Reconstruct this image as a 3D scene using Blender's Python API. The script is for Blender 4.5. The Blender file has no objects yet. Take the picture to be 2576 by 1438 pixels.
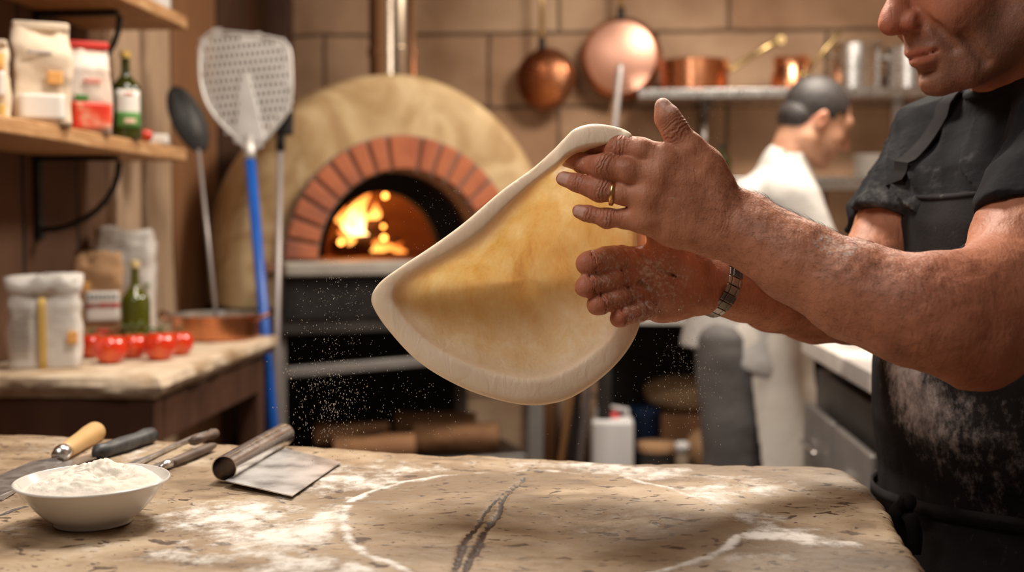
import bpy, bmesh, math, random
import numpy as np
from mathutils import Vector, Matrix, noise as mnoise
random.seed(7); RNG = np.random.default_rng(7)
SC = bpy.context.scene; COL = SC.collection
PI = math.pi
# ---------------------------------------------------------------- camera frame
FPX = 2576*40/36.0
CAM = np.array([0.0, 0.0, 1.2])
YAW = math.radians(3.84); PIT = math.radians(3.18)
FW = np.array([-math.sin(YAW)*math.cos(PIT), math.cos(YAW)*math.cos(PIT), -math.sin(PIT)])
RT = np.array([math.cos(YAW), math.sin(YAW), 0.0])
UPV = np.cross(RT, FW)
FWH = np.array([-math.sin(YAW), math.cos(YAW), 0.0])
def U(px, py, d):
    "point seen at pixel px,py at depth d"
    return CAM + FW*d + RT*((px-1288)/FPX*d) - UPV*((py-719)/FPX*d)
def ray(px, py):
    return FW + RT*((px-1288)/FPX) - UPV*((py-719)/FPX)
def onz(px, py, z):
    r = ray(px, py); return CAM + r*((z-CAM[2])/r[2])
def ony(px, py, Y):
    r = ray(px, py); return CAM + r*(Y/r[1])
def onx(px, py, X):
    r = ray(px, py); return CAM + r*(X/r[0])
# ---------------------------------------------------------------- materials
def _n(nt, t, **kw):
    n = nt.nodes.new(t)
    for k, v in kw.items(): setattr(n, k, v)
    return n
def c4(c): return (c[0], c[1], c[2], 1.0)
def mat(name, cols, scale=5, detail=4, rough=0.6, metal=0.0, bump=0.0, bscale=None, stretch=(1,1,1),
        sss=0.0, emis=0.0, trans=0.0, ramp=(0.3,0.7), spec=0.5, rvar=0.0, coat=0.0, distort=0.0, ior=None, bdist=0.01, sheen=0.0):
    m = bpy.data.materials.new(name); m.use_nodes = True
    nt = m.node_tree; nt.nodes.clear(); L = nt.links.new
    out = _n(nt, 'ShaderNodeOutputMaterial'); b = _n(nt, 'ShaderNodeBsdfPrincipled')
    L(b.outputs[0], out.inputs[0])
    tc = _n(nt, 'ShaderNodeTexCoord'); mp = _n(nt, 'ShaderNodeMapping'); mp.inputs['Scale'].default_value = stretch
    L(tc.outputs['Object'], mp.inputs[0])
    nz = _n(nt, 'ShaderNodeTexNoise'); nz.inputs['Scale'].default_value = scale; nz.inputs['Detail'].default_value = detail
    nz.inputs['Distortion'].default_value = distort
    L(mp.outputs[0], nz.inputs['Vector'])
    if isinstance(cols[0], (int, float)): cols = [cols]
    if len(cols) == 1: b.inputs['Base Color'].default_value = c4(cols[0])
    else:
        cr = _n(nt, 'ShaderNodeValToRGB'); e = cr.color_ramp.elements
        n = len(cols)
        e[0].position = ramp[0]; e[0].color = c4(cols[0]); e[1].position = ramp[1]; e[1].color = c4(cols[-1])
        for i in range(1, n-1):
            x = e.new(ramp[0]+(ramp[1]-ramp[0])*i/(n-1)); x.color = c4(cols[i])
        L(nz.outputs['Fac'], cr.inputs[0]); L(cr.outputs[0], b.inputs['Base Color'])
        if emis: L(cr.outputs[0], b.inputs['Emission Color'])
    b.inputs['Roughness'].default_value = rough; b.inputs['Metallic'].default_value = metal
    b.inputs['Specular IOR Level'].default_value = spec
    if ior: b.inputs['IOR'].default_value = ior
    if coat: b.inputs['Coat Weight'].default_value = coat
    if sheen: b.inputs['Sheen Weight'].default_value = sheen
    if rvar:
        mr = _n(nt, 'ShaderNodeMapRange'); mr.inputs['To Min'].default_value = max(0.02, rough-rvar); mr.inputs['To Max'].default_value = rough+rvar
        n3 = _n(nt, 'ShaderNodeTexNoise'); n3.inputs['Scale'].default_value = scale*2.3; L(mp.outputs[0], n3.inputs['Vector'])
        L(n3.outputs['Fac'], mr.inputs[0]); L(mr.outputs[0], b.inputs['Roughness'])
    if sss:
        b.inputs['Subsurface Weight'].default_value = sss; b.inputs['Subsurface Scale'].default_value = 0.01
        b.inputs['Subsurface Radius'].default_value = (1.0, 0.4, 0.2)
    if trans: b.inputs['Transmission Weight'].default_value = trans
    if emis:
        b.inputs['Emission Strength'].default_value = emis
        if len(cols) == 1: b.inputs['Emission Color'].default_value = c4(cols[0])
    if bump:
        n2 = _n(nt, 'ShaderNodeTexNoise'); n2.inputs['Scale'].default_value = bscale or scale*3; n2.inputs['Detail'].default_value = 6
        L(mp.outputs[0], n2.inputs['Vector'])
        bp = _n(nt, 'ShaderNodeBump'); bp.inputs['Strength'].default_value = bump; bp.inputs['Distance'].default_value = bdist
        L(n2.outputs['Fac'], bp.inputs['Height']); L(bp.outputs[0], b.inputs['Normal'])
    m['_'] = 1
    return m
def nodes_of(m):
    nt = m.node_tree
    b = [n for n in nt.nodes if n.type == 'BSDF_PRINCIPLED'][0]
    return nt, b
# ---------------------------------------------------------------- objects
def setp(o, label=None, cat=None, group=None, kind=None):
    if label: o['label'] = label
    if cat: o['category'] = cat
    if group: o['group'] = group
    if kind: o['kind'] = kind
    return o
def thing(name, label, cat, loc=(0,0,0), group=None):
    o = bpy.data.objects.new(name, None); COL.objects.link(o); o.location = tuple(float(v) for v in loc)
    o.empty_display_size = 0.05
    return setp(o, label, cat, group)
def origin(p):
    v = Vector((0,0,0))
    while p is not None: v += p.location; p = p.parent
    return v
def mesh_obj(name, V, F, m, parent=None, smooth=True, attrs=None, orig=None):
    """V in world coordinates"""
    V = np.asarray(V, dtype=float)
    if parent is not None: base = np.array(origin(parent)); lo = None
    if orig is not None: O = np.asarray(orig, float)
    elif parent is not None: O = np.array(origin(parent))
    else: O = np.array([(V[:,0].min()+V[:,0].max())/2, (V[:,1].min()+V[:,1].max())/2, V[:,2].min()])
    me = bpy.data.meshes.new(name)
    if isinstance(F, np.ndarray):
        n = len(V); k = F.shape[1]; nf = len(F)
        me.vertices.add(n); me.vertices.foreach_set('co', (V-O).astype(np.float32).ravel())
        me.loops.add(nf*k); me.loops.foreach_set('vertex_index', F.astype(np.int32).ravel())
        me.polygons.add(nf); me.polygons.foreach_set('loop_start', np.arange(0, nf*k, k, dtype=np.int32))
        me.update(calc_edges=True); me.validate()
    else:
        me.from_pydata([tuple(v) for v in (V-O)], [], F)
        bm = bmesh.new(); bm.from_mesh(me); bmesh.ops.recalc_face_normals(bm, faces=bm.faces); bm.to_mesh(me); bm.free()
    if smooth: me.polygons.foreach_set('use_smooth', [True]*len(me.polygons))
    if attrs:
        for an, av in attrs.items():
            a = me.attributes.new(an, 'FLOAT', 'POINT'); a.data.foreach_set('value', np.asarray(av, np.float32).ravel())
    if m is not None: me.materials.append(m)
    o = bpy.data.objects.new(name, me); COL.objects.link(o)
    if parent is not None:
        o.parent = parent; o.location = tuple(O-np.array(origin(parent)))
    else: o.location = tuple(O)
    return o
class MB:
    def __init__(s): s.V = []; s.F = []
    def add(s, V, F):
        n = len(s.V); s.V += [tuple(map(float, v)) for v in V]; s.F += [tuple(i+n for i in f) for f in F]; return s
    def box(s, c, size, rz=0, ax=None):
        hx, hy, hz = size[0]/2, size[1]/2, size[2]/2
        P = []
        if ax is None:
            cr, sr = math.cos(rz), math.sin(rz); ax = [(cr,sr,0),(-sr,cr,0),(0,0,1)]
        ax = [np.array(a, float) for a in ax]; c = np.array(c, float)
        for z in (-hz, hz):
            for y in (-hy, hy):
                for x in (-hx, hx): P.append(c+ax[0]*x+ax[1]*y+ax[2]*z)
        return s.add(P, [(0,1,3,2),(4,6,7,5),(0,4,5,1),(2,3,7,6),(0,2,6,4),(1,5,7,3)])
    def tube(s, pts, rad, n=12, cap=True, flat=None, up=None):
        pts = [np.array(p, float) for p in pts]
        if not hasattr(rad, '__len__'): rad = [rad]*len(pts)
        V = []; F = []; N = len(pts)
        prev = None
        for i, p in enumerate(pts):
            t = pts[min(i+1, N-1)]-pts[max(i-1, 0)]; t = t/(np.linalg.norm(t)+1e-12)
            if up is not None: a = np.array(up, float)
            elif prev is not None: a = prev
            else: a = np.array([0,0,1.0]) if abs(t[2]) < 0.9 else np.array([1.0,0,0])
            a = a-t*np.dot(a, t); a /= np.linalg.norm(a)+1e-12; prev = a
            b = np.cross(t, a)
            fx = flat if flat else 1.0
            for k in range(n):
                th = 2*PI*k/n
                V.append(p+rad[i]*(a*math.cos(th)*fx+b*math.sin(th)))
        for i in range(N-1):
            for k in range(n):
                k2 = (k+1) % n; F.append((i*n+k, i*n+k2, (i+1)*n+k2, (i+1)*n+k))
        if cap: F.append(tuple(range(n-1, -1, -1))); F.append(tuple((N-1)*n+k for k in range(n)))
        return s.add(V, F)
    def lathe(s, prof, c, axis=(0,0,1), n=40, xa=None):
        """prof: (r, h)"""
        ax = np.array(axis, float); ax /= np.linalg.norm(ax)
        a = np.array([1.0,0,0]) if abs(ax[0]) < 0.9 else np.array([0,1.0,0])
        a = a-ax*np.dot(a, ax); a /= np.linalg.norm(a); b = np.cross(ax, a); c = np.array(c, float)
        V = []; F = []
        for r, h in prof:
            for k in range(n):
                th = 2*PI*k/n; V.append(c+ax*h+(a*math.cos(th)+b*math.sin(th))*max(r, 1e-5))
        for i in range(len(prof)-1):
            for k in range(n):
                k2 = (k+1) % n; F.append((i*n+k, i*n+k2, (i+1)*n+k2, (i+1)*n+k))
        if prof[0][0] < 1e-4 or True: pass
        return s.add(V, F)
    def prism(s, poly, vec):
        n = len(poly); vec = np.array(vec, float)
        V = [np.array(p, float) for p in poly]+[np.array(p, float)+vec for p in poly]
        F = [tuple(range(n)), tuple(range(2*n-1, n-1, -1))]+[(i, i+n, (i+1) % n+n, (i+1) % n) for i in range(n)]
        return s.add(V, F)
    def grid(s, P):
        h, w = P.shape[0], P.shape[1]
        F = [(j*w+i, j*w+i+1, (j+1)*w+i+1, (j+1)*w+i) for j in range(h-1) for i in range(w-1)]
        return s.add(P.reshape(-1, 3), F)
    def build(s, name, m, parent=None, smooth=False, bev=0, seg=2, orig=None, auto=False):
        o = mesh_obj(name, s.V, s.F, m, parent, smooth, orig=orig)
        if bev:
            b = o.modifiers.new('b', 'BEVEL'); b.width = bev; b.segments = seg; b.limit_method = 'ANGLE'; b.angle_limit = math.radians(35)
        if smooth or bev:
            o.data.polygons.foreach_set('use_smooth', [True]*len(o.data.polygons))
            try:
                e = o.modifiers.new('w', 'WEIGHTED_NORMAL') if bev else None
            except Exception: pass
        if auto:
            o.data.set_sharp_from_angle(angle=math.radians(35))
        return o
def struct(o): o['kind'] = 'structure'; return o
def dup(o, parent=None):
    c = o.copy(); COL.objects.link(c)
    if parent is not None: c.parent = parent
    for ch in list(o.children): dup(ch, c)
    return c
# ---------------------------------------------------------------- numpy noise + SDF mesher
_perm = RNG.permutation(256); _val = RNG.random(256)*2-1
def vnoise(P):
    P = np.asarray(P); I = np.floor(P).astype(np.int64); f = P-I; f = f*f*(3-2*f)
    def h(i, j, k): return _val[_perm[(_perm[(_perm[i & 255]+j) & 255]+k) & 255]]
    x, y, z = I[..., 0], I[..., 1], I[..., 2]; u, v, w = f[..., 0], f[..., 1], f[..., 2]
    r = 0
    for a in (0, 1):
        for b in (0, 1):
            for c in (0, 1):
                r = r+h(x+a, y+b, z+c)*(u if a else 1-u)*(v if b else 1-v)*(w if c else 1-w)
    return r
def fbm(P, o=3):
    r = 0; a = 1.0
    for i in range(o): r = r+a*vnoise(P*(2**i)+i*17.3); a *= .5
    return r
def smin(a, b, k):
    if k <= 0: return np.minimum(a, b)
    h = np.maximum(k-np.abs(a-b), 0)/k
    return np.minimum(a, b)-h*h*k*.25
def smax(a, b, k): return -smin(-a, -b, k)
def sd_cap(P, a, b, ra, rb):
    ab = b-a; pa = P-a; L_ = max(ab@ab, 1e-12); h = pa@ab; t = np.clip(h/L_, 0, 1)
    q = np.einsum('...i,...i->...', pa, pa)-2*t*h+t*t*L_
    return np.sqrt(np.maximum(q, 0))-(ra+(rb-ra)*t)
def sd_ell(P, c, R, r):
    q = ((P-c)@R.T)/r; k0 = np.sqrt(np.einsum('...i,...i->...', q, q)); q = q/r; k1 = np.sqrt(np.einsum('...i,...i->...', q, q))+1e-9
    return k0*(k0-1)/k1
class SDF:
    def __init__(s, disp=None): s.ops = []; s.disp = disp; s.post = []
    def cap(s, a, b, ra, rb=None, k=.004, mode='u', flat=None):
        a = np.array(a, float); b = np.array(b, float); rb = ra if rb is None else rb
        m = max(ra, rb)
        if flat is None: fn = lambda P: sd_cap(P, a, b, ra, rb)
        else:
            n, sc = np.array(flat[0], float), flat[1]; n = n/np.linalg.norm(n); c = (a+b)/2
            def fn(P):
                Q = P+(((P-c)@n)*(1/sc-1))[..., None]*n
                a2 = a+((a-c)@n)*(1/sc-1)*n; b2 = b+((b-c)@n)*(1/sc-1)*n
                return sd_cap(Q, a2, b2, ra, rb)*(.5+.5*sc)
        s.ops.append((fn, np.minimum(a, b)-m-k, np.maximum(a, b)+m+k, k, mode)); return s
    def chain(s, pts, rad, k=.004, flat=None):
        for i in range(len(pts)-1): s.cap(pts[i], pts[i+1], rad[i], rad[i+1], k, flat=flat)
        return s
    def ell(s, c, r, R=None, k=.004, mode='u'):
        c = np.array(c, float); r = np.array(r, float)*np.ones(3); R = np.eye(3) if R is None else R
        m = r.max()
        s.ops.append((lambda P: sd_ell(P, c, R, r), c-m-k, c+m+k, k, mode)); return s
    def fn(s, f, lo, hi, k=0, mode='u'):
        s.ops.append((f, np.array(lo, float), np.array(hi, float), k, mode)); return s
    def eval(s, P, ops=None):
        D = np.full(P.shape[:-1], .1)
        for f, l, h, k, mode in (s.ops if ops is None else ops):
            d = f(P)
            if mode == 'u': D = smin(D, d, k)
            elif mode == 's': D = smax(D, -d, k)
            elif mode == 'i': D = smax(D, d, k)
        if s.disp is not None: D = D+s.disp(P)
        return D
    def mesh(s, h, lo=None, hi=None, B=16):
        if lo is None:
            lo = np.min([o[1] for o in s.ops if o[4] == 'u'], axis=0)-3*h; hi = np.max([o[2] for o in s.ops if o[4] == 'u'], axis=0)+3*h
        lo = np.array(lo, float); hi = np.array(hi, float)
        N = np.ceil((hi-lo)/h).astype(int); nb = np.ceil(N/B).astype(int)
        S1, S2 = np.int64(1 << 20), np.int64(1 << 40)
        keys, pts, quads = [], [], []
        g = np.arange(B+1)
        Gi = np.stack(np.meshgrid(g, g, g, indexing='ij'), -1)
        cor = [(a, b, c) for a in (0, 1) for b in (0, 1) for c in (0, 1)]
        LO = np.array([q[1] for q in s.ops]); HI = np.array([q[2] for q in s.ops]); UU = np.array([q[4] == 'u' for q in s.ops])
        def work(bi):
            for _1 in (0,):
                for _2 in (0,):
                    o = np.array(bi)*B; keys = []; pts = []; quads = []
                    l = lo+o*h; hh = l+B*h
                    tst = (LO-.02 <= hh).all(1) & (HI+.02 >= l).all(1)
                    if not (tst & UU).any(): return None
                    cc = (l+hh)/2
                    hd = B*h*.87; c1_ = cc[None]
                    ops = [s.ops[i] for i in np.nonzero(tst)[0]]
                    ops = [q for q in ops if q[4] == 'i' or q[0](c1_)[0] < hd*1.7+q[3]*1.5+.008]
                    if not ops: return None
                    CP = np.array([cc]+[l+np.array(q)*B*h for q in cor]+[(cc+l+np.array(q)*B*h)/2 for q in cor])
                    dc = s.eval(CP, ops=ops)
                    if (np.abs(dc) > B*h*.62).all() and ((dc > 0).all() or (dc < 0).all()): return None
                    D = s.eval(l+Gi*h, ops=ops)
                    if D.min() > 0 or D.max() < 0: return None
                    ins = D < 0
                    c8 = [D[a:a+B, b:b+B, c:c+B] for a, b, c in cor]; i8 = [ins[a:a+B, b:b+B, c:c+B] for a, b, c in cor]
                    cnt = sum(i.astype(np.int8) for i in i8); cell = (cnt > 0) & (cnt < 8)
                    if cell.any():
                        idx = np.argwhere(cell); acc = np.zeros((len(idx), 3)); w = np.zeros(len(idx))
                        dv = [c[cell] for c in c8]
                        for ei in range(8):
                            for ej in range(ei+1, 8):
                                A, Bc = np.array(cor[ei]), np.array(cor[ej])
                                if np.abs(A-Bc).sum() != 1: continue
                                x, y = dv[ei], dv[ej]; sc = (x < 0) != (y < 0)
                                t = np.where(sc, x/(x-y+1e-30*(x == y)), 0)
                                acc += sc[:, None]*(A+t[:, None]*(Bc-A)); w += sc
                        gi = idx+o
                        pts.append(lo+(gi+acc/w[:, None])*h); keys.append(gi[:, 0]+S1*gi[:, 1]+S2*gi[:, 2])
                    for a in range(3):
                        sl1 = [slice(0, B)]*3; sl2 = [slice(0, B)]*3; sl2[a] = slice(1, B+1)
                        x = ins[tuple(sl1)]; y = ins[tuple(sl2)]; e = x != y
                        if not e.any(): continue
                        q = np.argwhere(e)+o; fl = x[e]
                        u, v = (a+1) % 3, (a+2) % 3
                        eu = np.zeros(3, int); eu[u] = 1; ev = np.zeros(3, int); ev[v] = 1
                        K = [z[:, 0]+S1*z[:, 1]+S2*z[:, 2] for z in (q-eu-ev, q-ev, q, q-eu)]
                        Q = np.stack(K, 1); Q[~fl] = Q[~fl][:, ::-1]
                        quads.append(Q)
                    return keys, pts, quads
        for bi in [(a, b, c) for a in range(nb[0]) for b in range(nb[1]) for c in range(nb[2])]:
            r_ = work(bi)
            if r_: keys += r_[0]; pts += r_[1]; quads += r_[2]
        keys = np.concatenate(keys); pts = np.concatenate(pts); quads = np.concatenate(quads)
        od = np.argsort(keys); keys = keys[od]; pts = pts[od]
        I = np.searchsorted(keys, quads); I = np.clip(I, 0, len(keys)-1)
        ok = (keys[I] == quads).all(1)
        F = I[ok]
        # light smoothing pass
        return pts, F
def smooth_pts(P, F, it=1, lam=.5):
    for _ in range(it):
        acc = np.zeros_like(P); w = np.zeros(len(P))
        for i in range(4):
            a = F[:, i]; b = F[:, (i+1) % 4]
            np.add.at(acc, a, P[b]); np.add.at(w, a, 1); np.add.at(acc, b, P[a]); np.add.at(w, b, 1)
        P = P+lam*(acc/np.maximum(w, 1)[:, None]-P)
    return P
def seg_dist(P, poly):
    """distance of points (N,k) to polyline"""
    best = np.full(len(P), 1e9)
    for a, b in zip(poly[:-1], poly[1:]):
        a = np.array(a); b = np.array(b); ab = b-a; t = np.clip(((P-a)@ab)/(ab@ab+1e-12), 0, 1)
        best = np.minimum(best, np.linalg.norm(P-a-t[:, None]*ab, axis=1))
    return best
def catmull(P, n, closed=True):
    P = np.array(P, float); N = len(P); out = []
    segs = N if closed else N-1
    for i in range(segs):
        if closed: p0, p1, p2, p3 = P[(i-1) % N], P[i], P[(i+1) % N], P[(i+2) % N]
        else: p0, p1, p2, p3 = P[max(i-1, 0)], P[i], P[i+1], P[min(i+2, N-1)]
        for t in np.linspace(0, 1, n, endpoint=False):
            out.append(.5*((2*p1)+(-p0+p2)*t+(2*p0-5*p1+4*p2-p3)*t*t+(-p0+3*p1-3*p2+p3)*t**3))
    if not closed: out.append(P[-1])
    return np.array(out)
# ================================================================ MATERIALS
def wall_mat(name, c1, c2, mort, plane='XZ', bw=.62, bh=.33, off=(0,0)):
    m = mat(name, [(0.5,0.4,0.3),(0.3,0.2,0.1)], scale=3, rough=.85, bump=.5, bscale=9)
    nt, b = nodes_of(m); L = nt.links.new
    tc = _n(nt, 'ShaderNodeTexCoord'); sp = _n(nt, 'ShaderNodeSeparateXYZ'); L(tc.outputs['Object'], sp.inputs[0])
    cb = _n(nt, 'ShaderNodeCombineXYZ'); L(sp.outputs['XYZ'.index(plane[0])], cb.inputs[0]); L(sp.outputs['XYZ'.index(plane[1])], cb.inputs[1])
    mp = _n(nt, 'ShaderNodeMapping'); mp.inputs['Location'].default_value = (off[0], off[1], 0); L(cb.outputs[0], mp.inputs[0])
    nz = _n(nt, 'ShaderNodeTexNoise'); nz.inputs['Scale'].default_value = 4; L(tc.outputs['Object'], nz.inputs['Vector'])
    mx = _n(nt, 'ShaderNodeMixRGB'); mx.blend_type = 'LINEAR_LIGHT'; mx.inputs[0].default_value = .012
    L(mp.outputs[0], mx.inputs[1]); L(nz.outputs['Color'], mx.inputs[2])
    br = _n(nt, 'ShaderNodeTexBrick'); br.inputs['Scale'].default_value = 1
    br.inputs['Brick Width'].default_value = bw; br.inputs['Row Height'].default_value = bh; br.inputs['Mortar Size'].default_value = .009
    br.inputs['Mortar Smooth'].default_value = .4; br.offset = .42
    br.inputs['Color1'].default_value = c4(c1); br.inputs['Color2'].default_value = c4(c2); br.inputs['Mortar'].default_value = c4(mort)
    L(mx.outputs[0], br.inputs['Vector'])
    n2 = _n(nt, 'ShaderNodeTexNoise'); n2.inputs['Scale'].default_value = 2.6; n2.inputs['Detail'].default_value = 8; L(tc.outputs['Object'], n2.inputs['Vector'])
    cr = _n(nt, 'ShaderNodeValToRGB'); cr.color_ramp.elements[0].position = .35; cr.color_ramp.elements[1].position = .68
    cr.color_ramp.elements[0].color = (.55,.44,.36,1); cr.color_ramp.elements[1].color = (1.15,1.12,1.1,1); L(n2.outputs['Fac'], cr.inputs[0])
    mu = _n(nt, 'ShaderNodeMixRGB'); mu.blend_type = 'MULTIPLY'; mu.inputs[0].default_value = .85
    L(br.outputs['Color'], mu.inputs[1]); L(cr.outputs[0], mu.inputs[2]); L(mu.outputs[0], b.inputs['Base Color'])
    bp = _n(nt, 'ShaderNodeBump'); bp.inputs['Strength'].default_value = .9; bp.inputs['Distance'].default_value = .02; bp.invert = True
    L(br.outputs['Fac'], bp.inputs['Height'])
    old = b.inputs['Normal'].links[0].from_node; L(old.outputs[0], bp.inputs['Normal']); L(bp.outputs[0], b.inputs['Normal'])
    return m
def plank_mat(name, c1, c2, mort, plane='YZ', bw=.9, bh=.2, rot=0):
    m = wall_mat(name, c1, c2, mort, plane, bw, bh); return m
M = {}
M['stone_wall'] = wall_mat('stone_block_wall', (.56,.405,.275), (.43,.27,.165), (.19,.125,.08), 'XZ', .72, .315, (.13, .19))
M['left_wall'] = wall_mat('dark_plank_wall', (.15,.078,.04), (.10,.048,.026), (.015,.010,.008), 'ZY', 1.5, .30)
M['floor'] = wall_mat('floor_tiles', (.10,.06,.045), (.07,.045,.035), (.03,.02,.015), 'XY', .3, .3)
M['plaster'] = mat('ceiling_plaster', [(.30,.20,.13),(.22,.14,.09)], 2, rough=.9)
M['board_pale'] = mat('weathered_board', [(.42,.28,.18),(.55,.39,.26),(.25,.14,.08)], 6, stretch=(1,3,.4), rough=.75, bump=.4)
M['board_brown'] = mat('brown_board', [(.22,.10,.045),(.33,.16,.07)], 7, stretch=(1,3,.3), rough=.6, bump=.3)
M['shelf_wood'] = mat('shelf_pine', [(.58,.33,.15),(.42,.21,.085),(.66,.41,.20)], 14, stretch=(3,.5,4), rough=.55, bump=.15)
M['dark_wood'] = mat('dark_table_wood', [(.065,.028,.017),(.12,.055,.03)], 10, stretch=(1,1,.3), rough=.5, bump=.2)
M['black_metal'] = mat('black_iron', [(.012,.011,.011),(.03,.028,.027)], 20, rough=.5, metal=.3)
M['dark_steel'] = mat('dark_steel', [(.05,.045,.043),(.11,.10,.095)], 6, rough=.45, metal=.6)
M['grey_steel'] = mat('dusty_steel', [(.30,.28,.27),(.42,.40,.38)], 9, rough=.42, metal=.55)
M['steel'] = mat('brushed_steel', [(.62,.60,.58),(.72,.70,.68)], 12, rough=.28, metal=1, rvar=.08)
M['alu'] = mat('dull_aluminium', [(.60,.58,.56),(.72,.70,.68)], 14, rough=.45, metal=.55)
M['flue'] = mat('polished_flue_steel', [(.72,.60,.46),(.62,.50,.38)], 3, rough=.2, metal=1)
M['blue'] = mat('blue_paint', [(.006,.085,.42),(.01,.11,.5)], 9, rough=.35)
M['copper'] = mat('copper', [(.80,.36,.19),(.62,.25,.12)], 7, rough=.27, metal=1, rvar=.1)
M['copper_pink'] = mat('brushed_pink_copper', [(.90,.50,.38),(.78,.42,.30)], 5, rough=.42, metal=.9)
M['copper_dark'] = mat('tarnished_copper', [(.30,.12,.06),(.42,.18,.09)], 7, rough=.4, metal=.9)
M['brass'] = mat('brass', [(.70,.52,.24),(.55,.38,.16)], 8, rough=.35, metal=.9)
M['tin'] = mat('tin_lining', [(.62,.58,.54),(.5,.46,.42)], 8, rough=.35, metal=.9)
M['white_ceramic'] = mat('white_glazed_ceramic', [(.70,.665,.625)], 5, rough=.12, coat=.4)
M['white_plastic'] = mat('white_plastic', [(.75,.74,.74)], 5, rough=.4, sss=.1)
M['red_plastic'] = mat('red_plastic', [(.55,.02,.015)], 5, rough=.4)
M['white_paper'] = mat('white_flour_paper', [(.70,.67,.63),(.60,.56,.52)], 6, rough=.75, bump=.5, bscale=14)
M['cream_paper'] = mat('cream_paper', [(.80,.66,.50),(.70,.55,.40)], 7, rough=.75, bump=.5, bscale=14)
M['kraft'] = mat('kraft_paper', [(.52,.31,.16),(.40,.23,.115)], 7, rough=.8, bump=.5, bscale=14)
M['brown_paper'] = mat('brown_printed_paper', [(.24,.11,.06),(.33,.17,.09)], 9, rough=.7, bump=.4)
M['yellow_print'] = mat('ochre_print', [(.70,.46,.12),(.62,.40,.10)], 9, rough=.7)
M['orange_print'] = mat('orange_print', [(.85,.45,.14),(.78,.38,.10)], 20, rough=.7)
M['red_print'] = mat('red_print', [(.62,.025,.015),(.72,.05,.03)], 9, rough=.45)
M['grey_print'] = mat('grey_print', [(.42,.38,.35),(.36,.32,.30)], 9, rough=.7)
M['blue_print'] = mat('blue_print', [(.10,.22,.33)], 9, rough=.6)
M['green_print'] = mat('green_print', [(.07,.22,.04),(.10,.28,.06)], 9, rough=.5)
M['label_white'] = mat('label_paper', [(.80,.76,.70)], 9, rough=.5)
M['oil_glass'] = mat('dark_green_oil_glass', [(.018,.024,.003),(.045,.05,.006)], 5, rough=.06, coat=.6)
M['oil_glass_light'] = mat('olive_oil_glass', [(.055,.065,.004),(.10,.10,.008)], 5, rough=.06, coat=.6)
M['gold_cap'] = mat('gold_cap', [(.75,.50,.14)], 5, rough=.35, metal=.6)
M['tomato'] = mat('tomato_skin', [(.78,.075,.014),(.62,.03,.008),(.84,.16,.03)], 9, rough=.16, sss=.15, coat=.5)
M['vine'] = mat('tomato_vine', [(.06,.09,.02),(.12,.14,.04)], 20, rough=.6)
M['log'] = mat('firewood', [(.36,.18,.08),(.22,.10,.045)], 9, stretch=(1,1,1), rough=.8, bump=.6)
M['log_end'] = mat('cut_firewood', [(.60,.36,.18),(.48,.27,.12)], 12, rough=.8)
M['char'] = mat('charred_log', [(.02,.01,.006),(.06,.02,.01)], 18, rough=.9, bump=.8)
M['brick'] = mat('terracotta_brick', [(.36,.10,.045),(.46,.14,.06),(.25,.085,.055)], 5, detail=5, rough=.8, bump=.4, bscale=30)
M['mortar'] = mat('arch_mortar', [(.27,.18,.135),(.21,.14,.105)], 12, rough=.9, bump=.4)
M['soot'] = mat('sooty_lining', [(.008,.007,.006),(.02,.015,.012)], 6, rough=.9)
M['chamber'] = mat('oven_chamber_refractory', [(.30,.14,.07),(.20,.08,.04)], 5, stretch=(1,1,3), rough=.9)
M['hearth'] = mat('hearth_stone', [(.42,.38,.33),(.30,.27,.23)], 8, rough=.6, bump=.3)
M['render'] = mat('ochre_oven_render', [(.40,.26,.12),(.58,.43,.24),(.38,.24,.105),(.64,.50,.31)], 4.5, detail=7, distort=.8, rough=.75, bump=.35, bscale=8, ramp=(.25,.75))
M['stone_top'] = mat('rough_stone_top', [(.50,.38,.26),(.62,.50,.37),(.34,.22,.12)], 10, detail=8, rough=.8, bump=.8, bscale=22)
M['flour'] = mat('flour', [(.76,.71,.63),(.70,.64,.55)], 30, detail=8, rough=.95, bump=.6, bscale=90, bdist=.004)
M['handle_wood'] = mat('pale_wood_handle', [(.66,.42,.19),(.58,.35,.14)], 12, stretch=(4,1,1), rough=.45)
M['cloth_white'] = mat('white_cotton', [(.62,.60,.58),(.55,.53,.50)], 8, rough=.9, bump=.3, bscale=30)
M['cloth_apron'] = mat('cream_apron_cotton', [(.86,.81,.74),(.78,.72,.64)], 5, rough=.9, bump=.3)
M['trouser'] = mat('grey_trouser_cloth', [(.12,.11,.108),(.17,.16,.155)], 8, rough=.9, bump=.4)
M['burlap'] = mat('sacking', [(.40,.27,.15),(.30,.19,.10)], 30, rough=.95, bump=.5)
M['pole_grey'] = mat('grey_pole', [(.36,.32,.31)], 5, rough=.4, metal=.4)
M['ember'] = mat('ember', [(1.0,.35,.06)], 5, emis=9)
M['gold'] = mat('gold', [(.85,.52,.20)], 9, rough=.25, metal=1)
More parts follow.
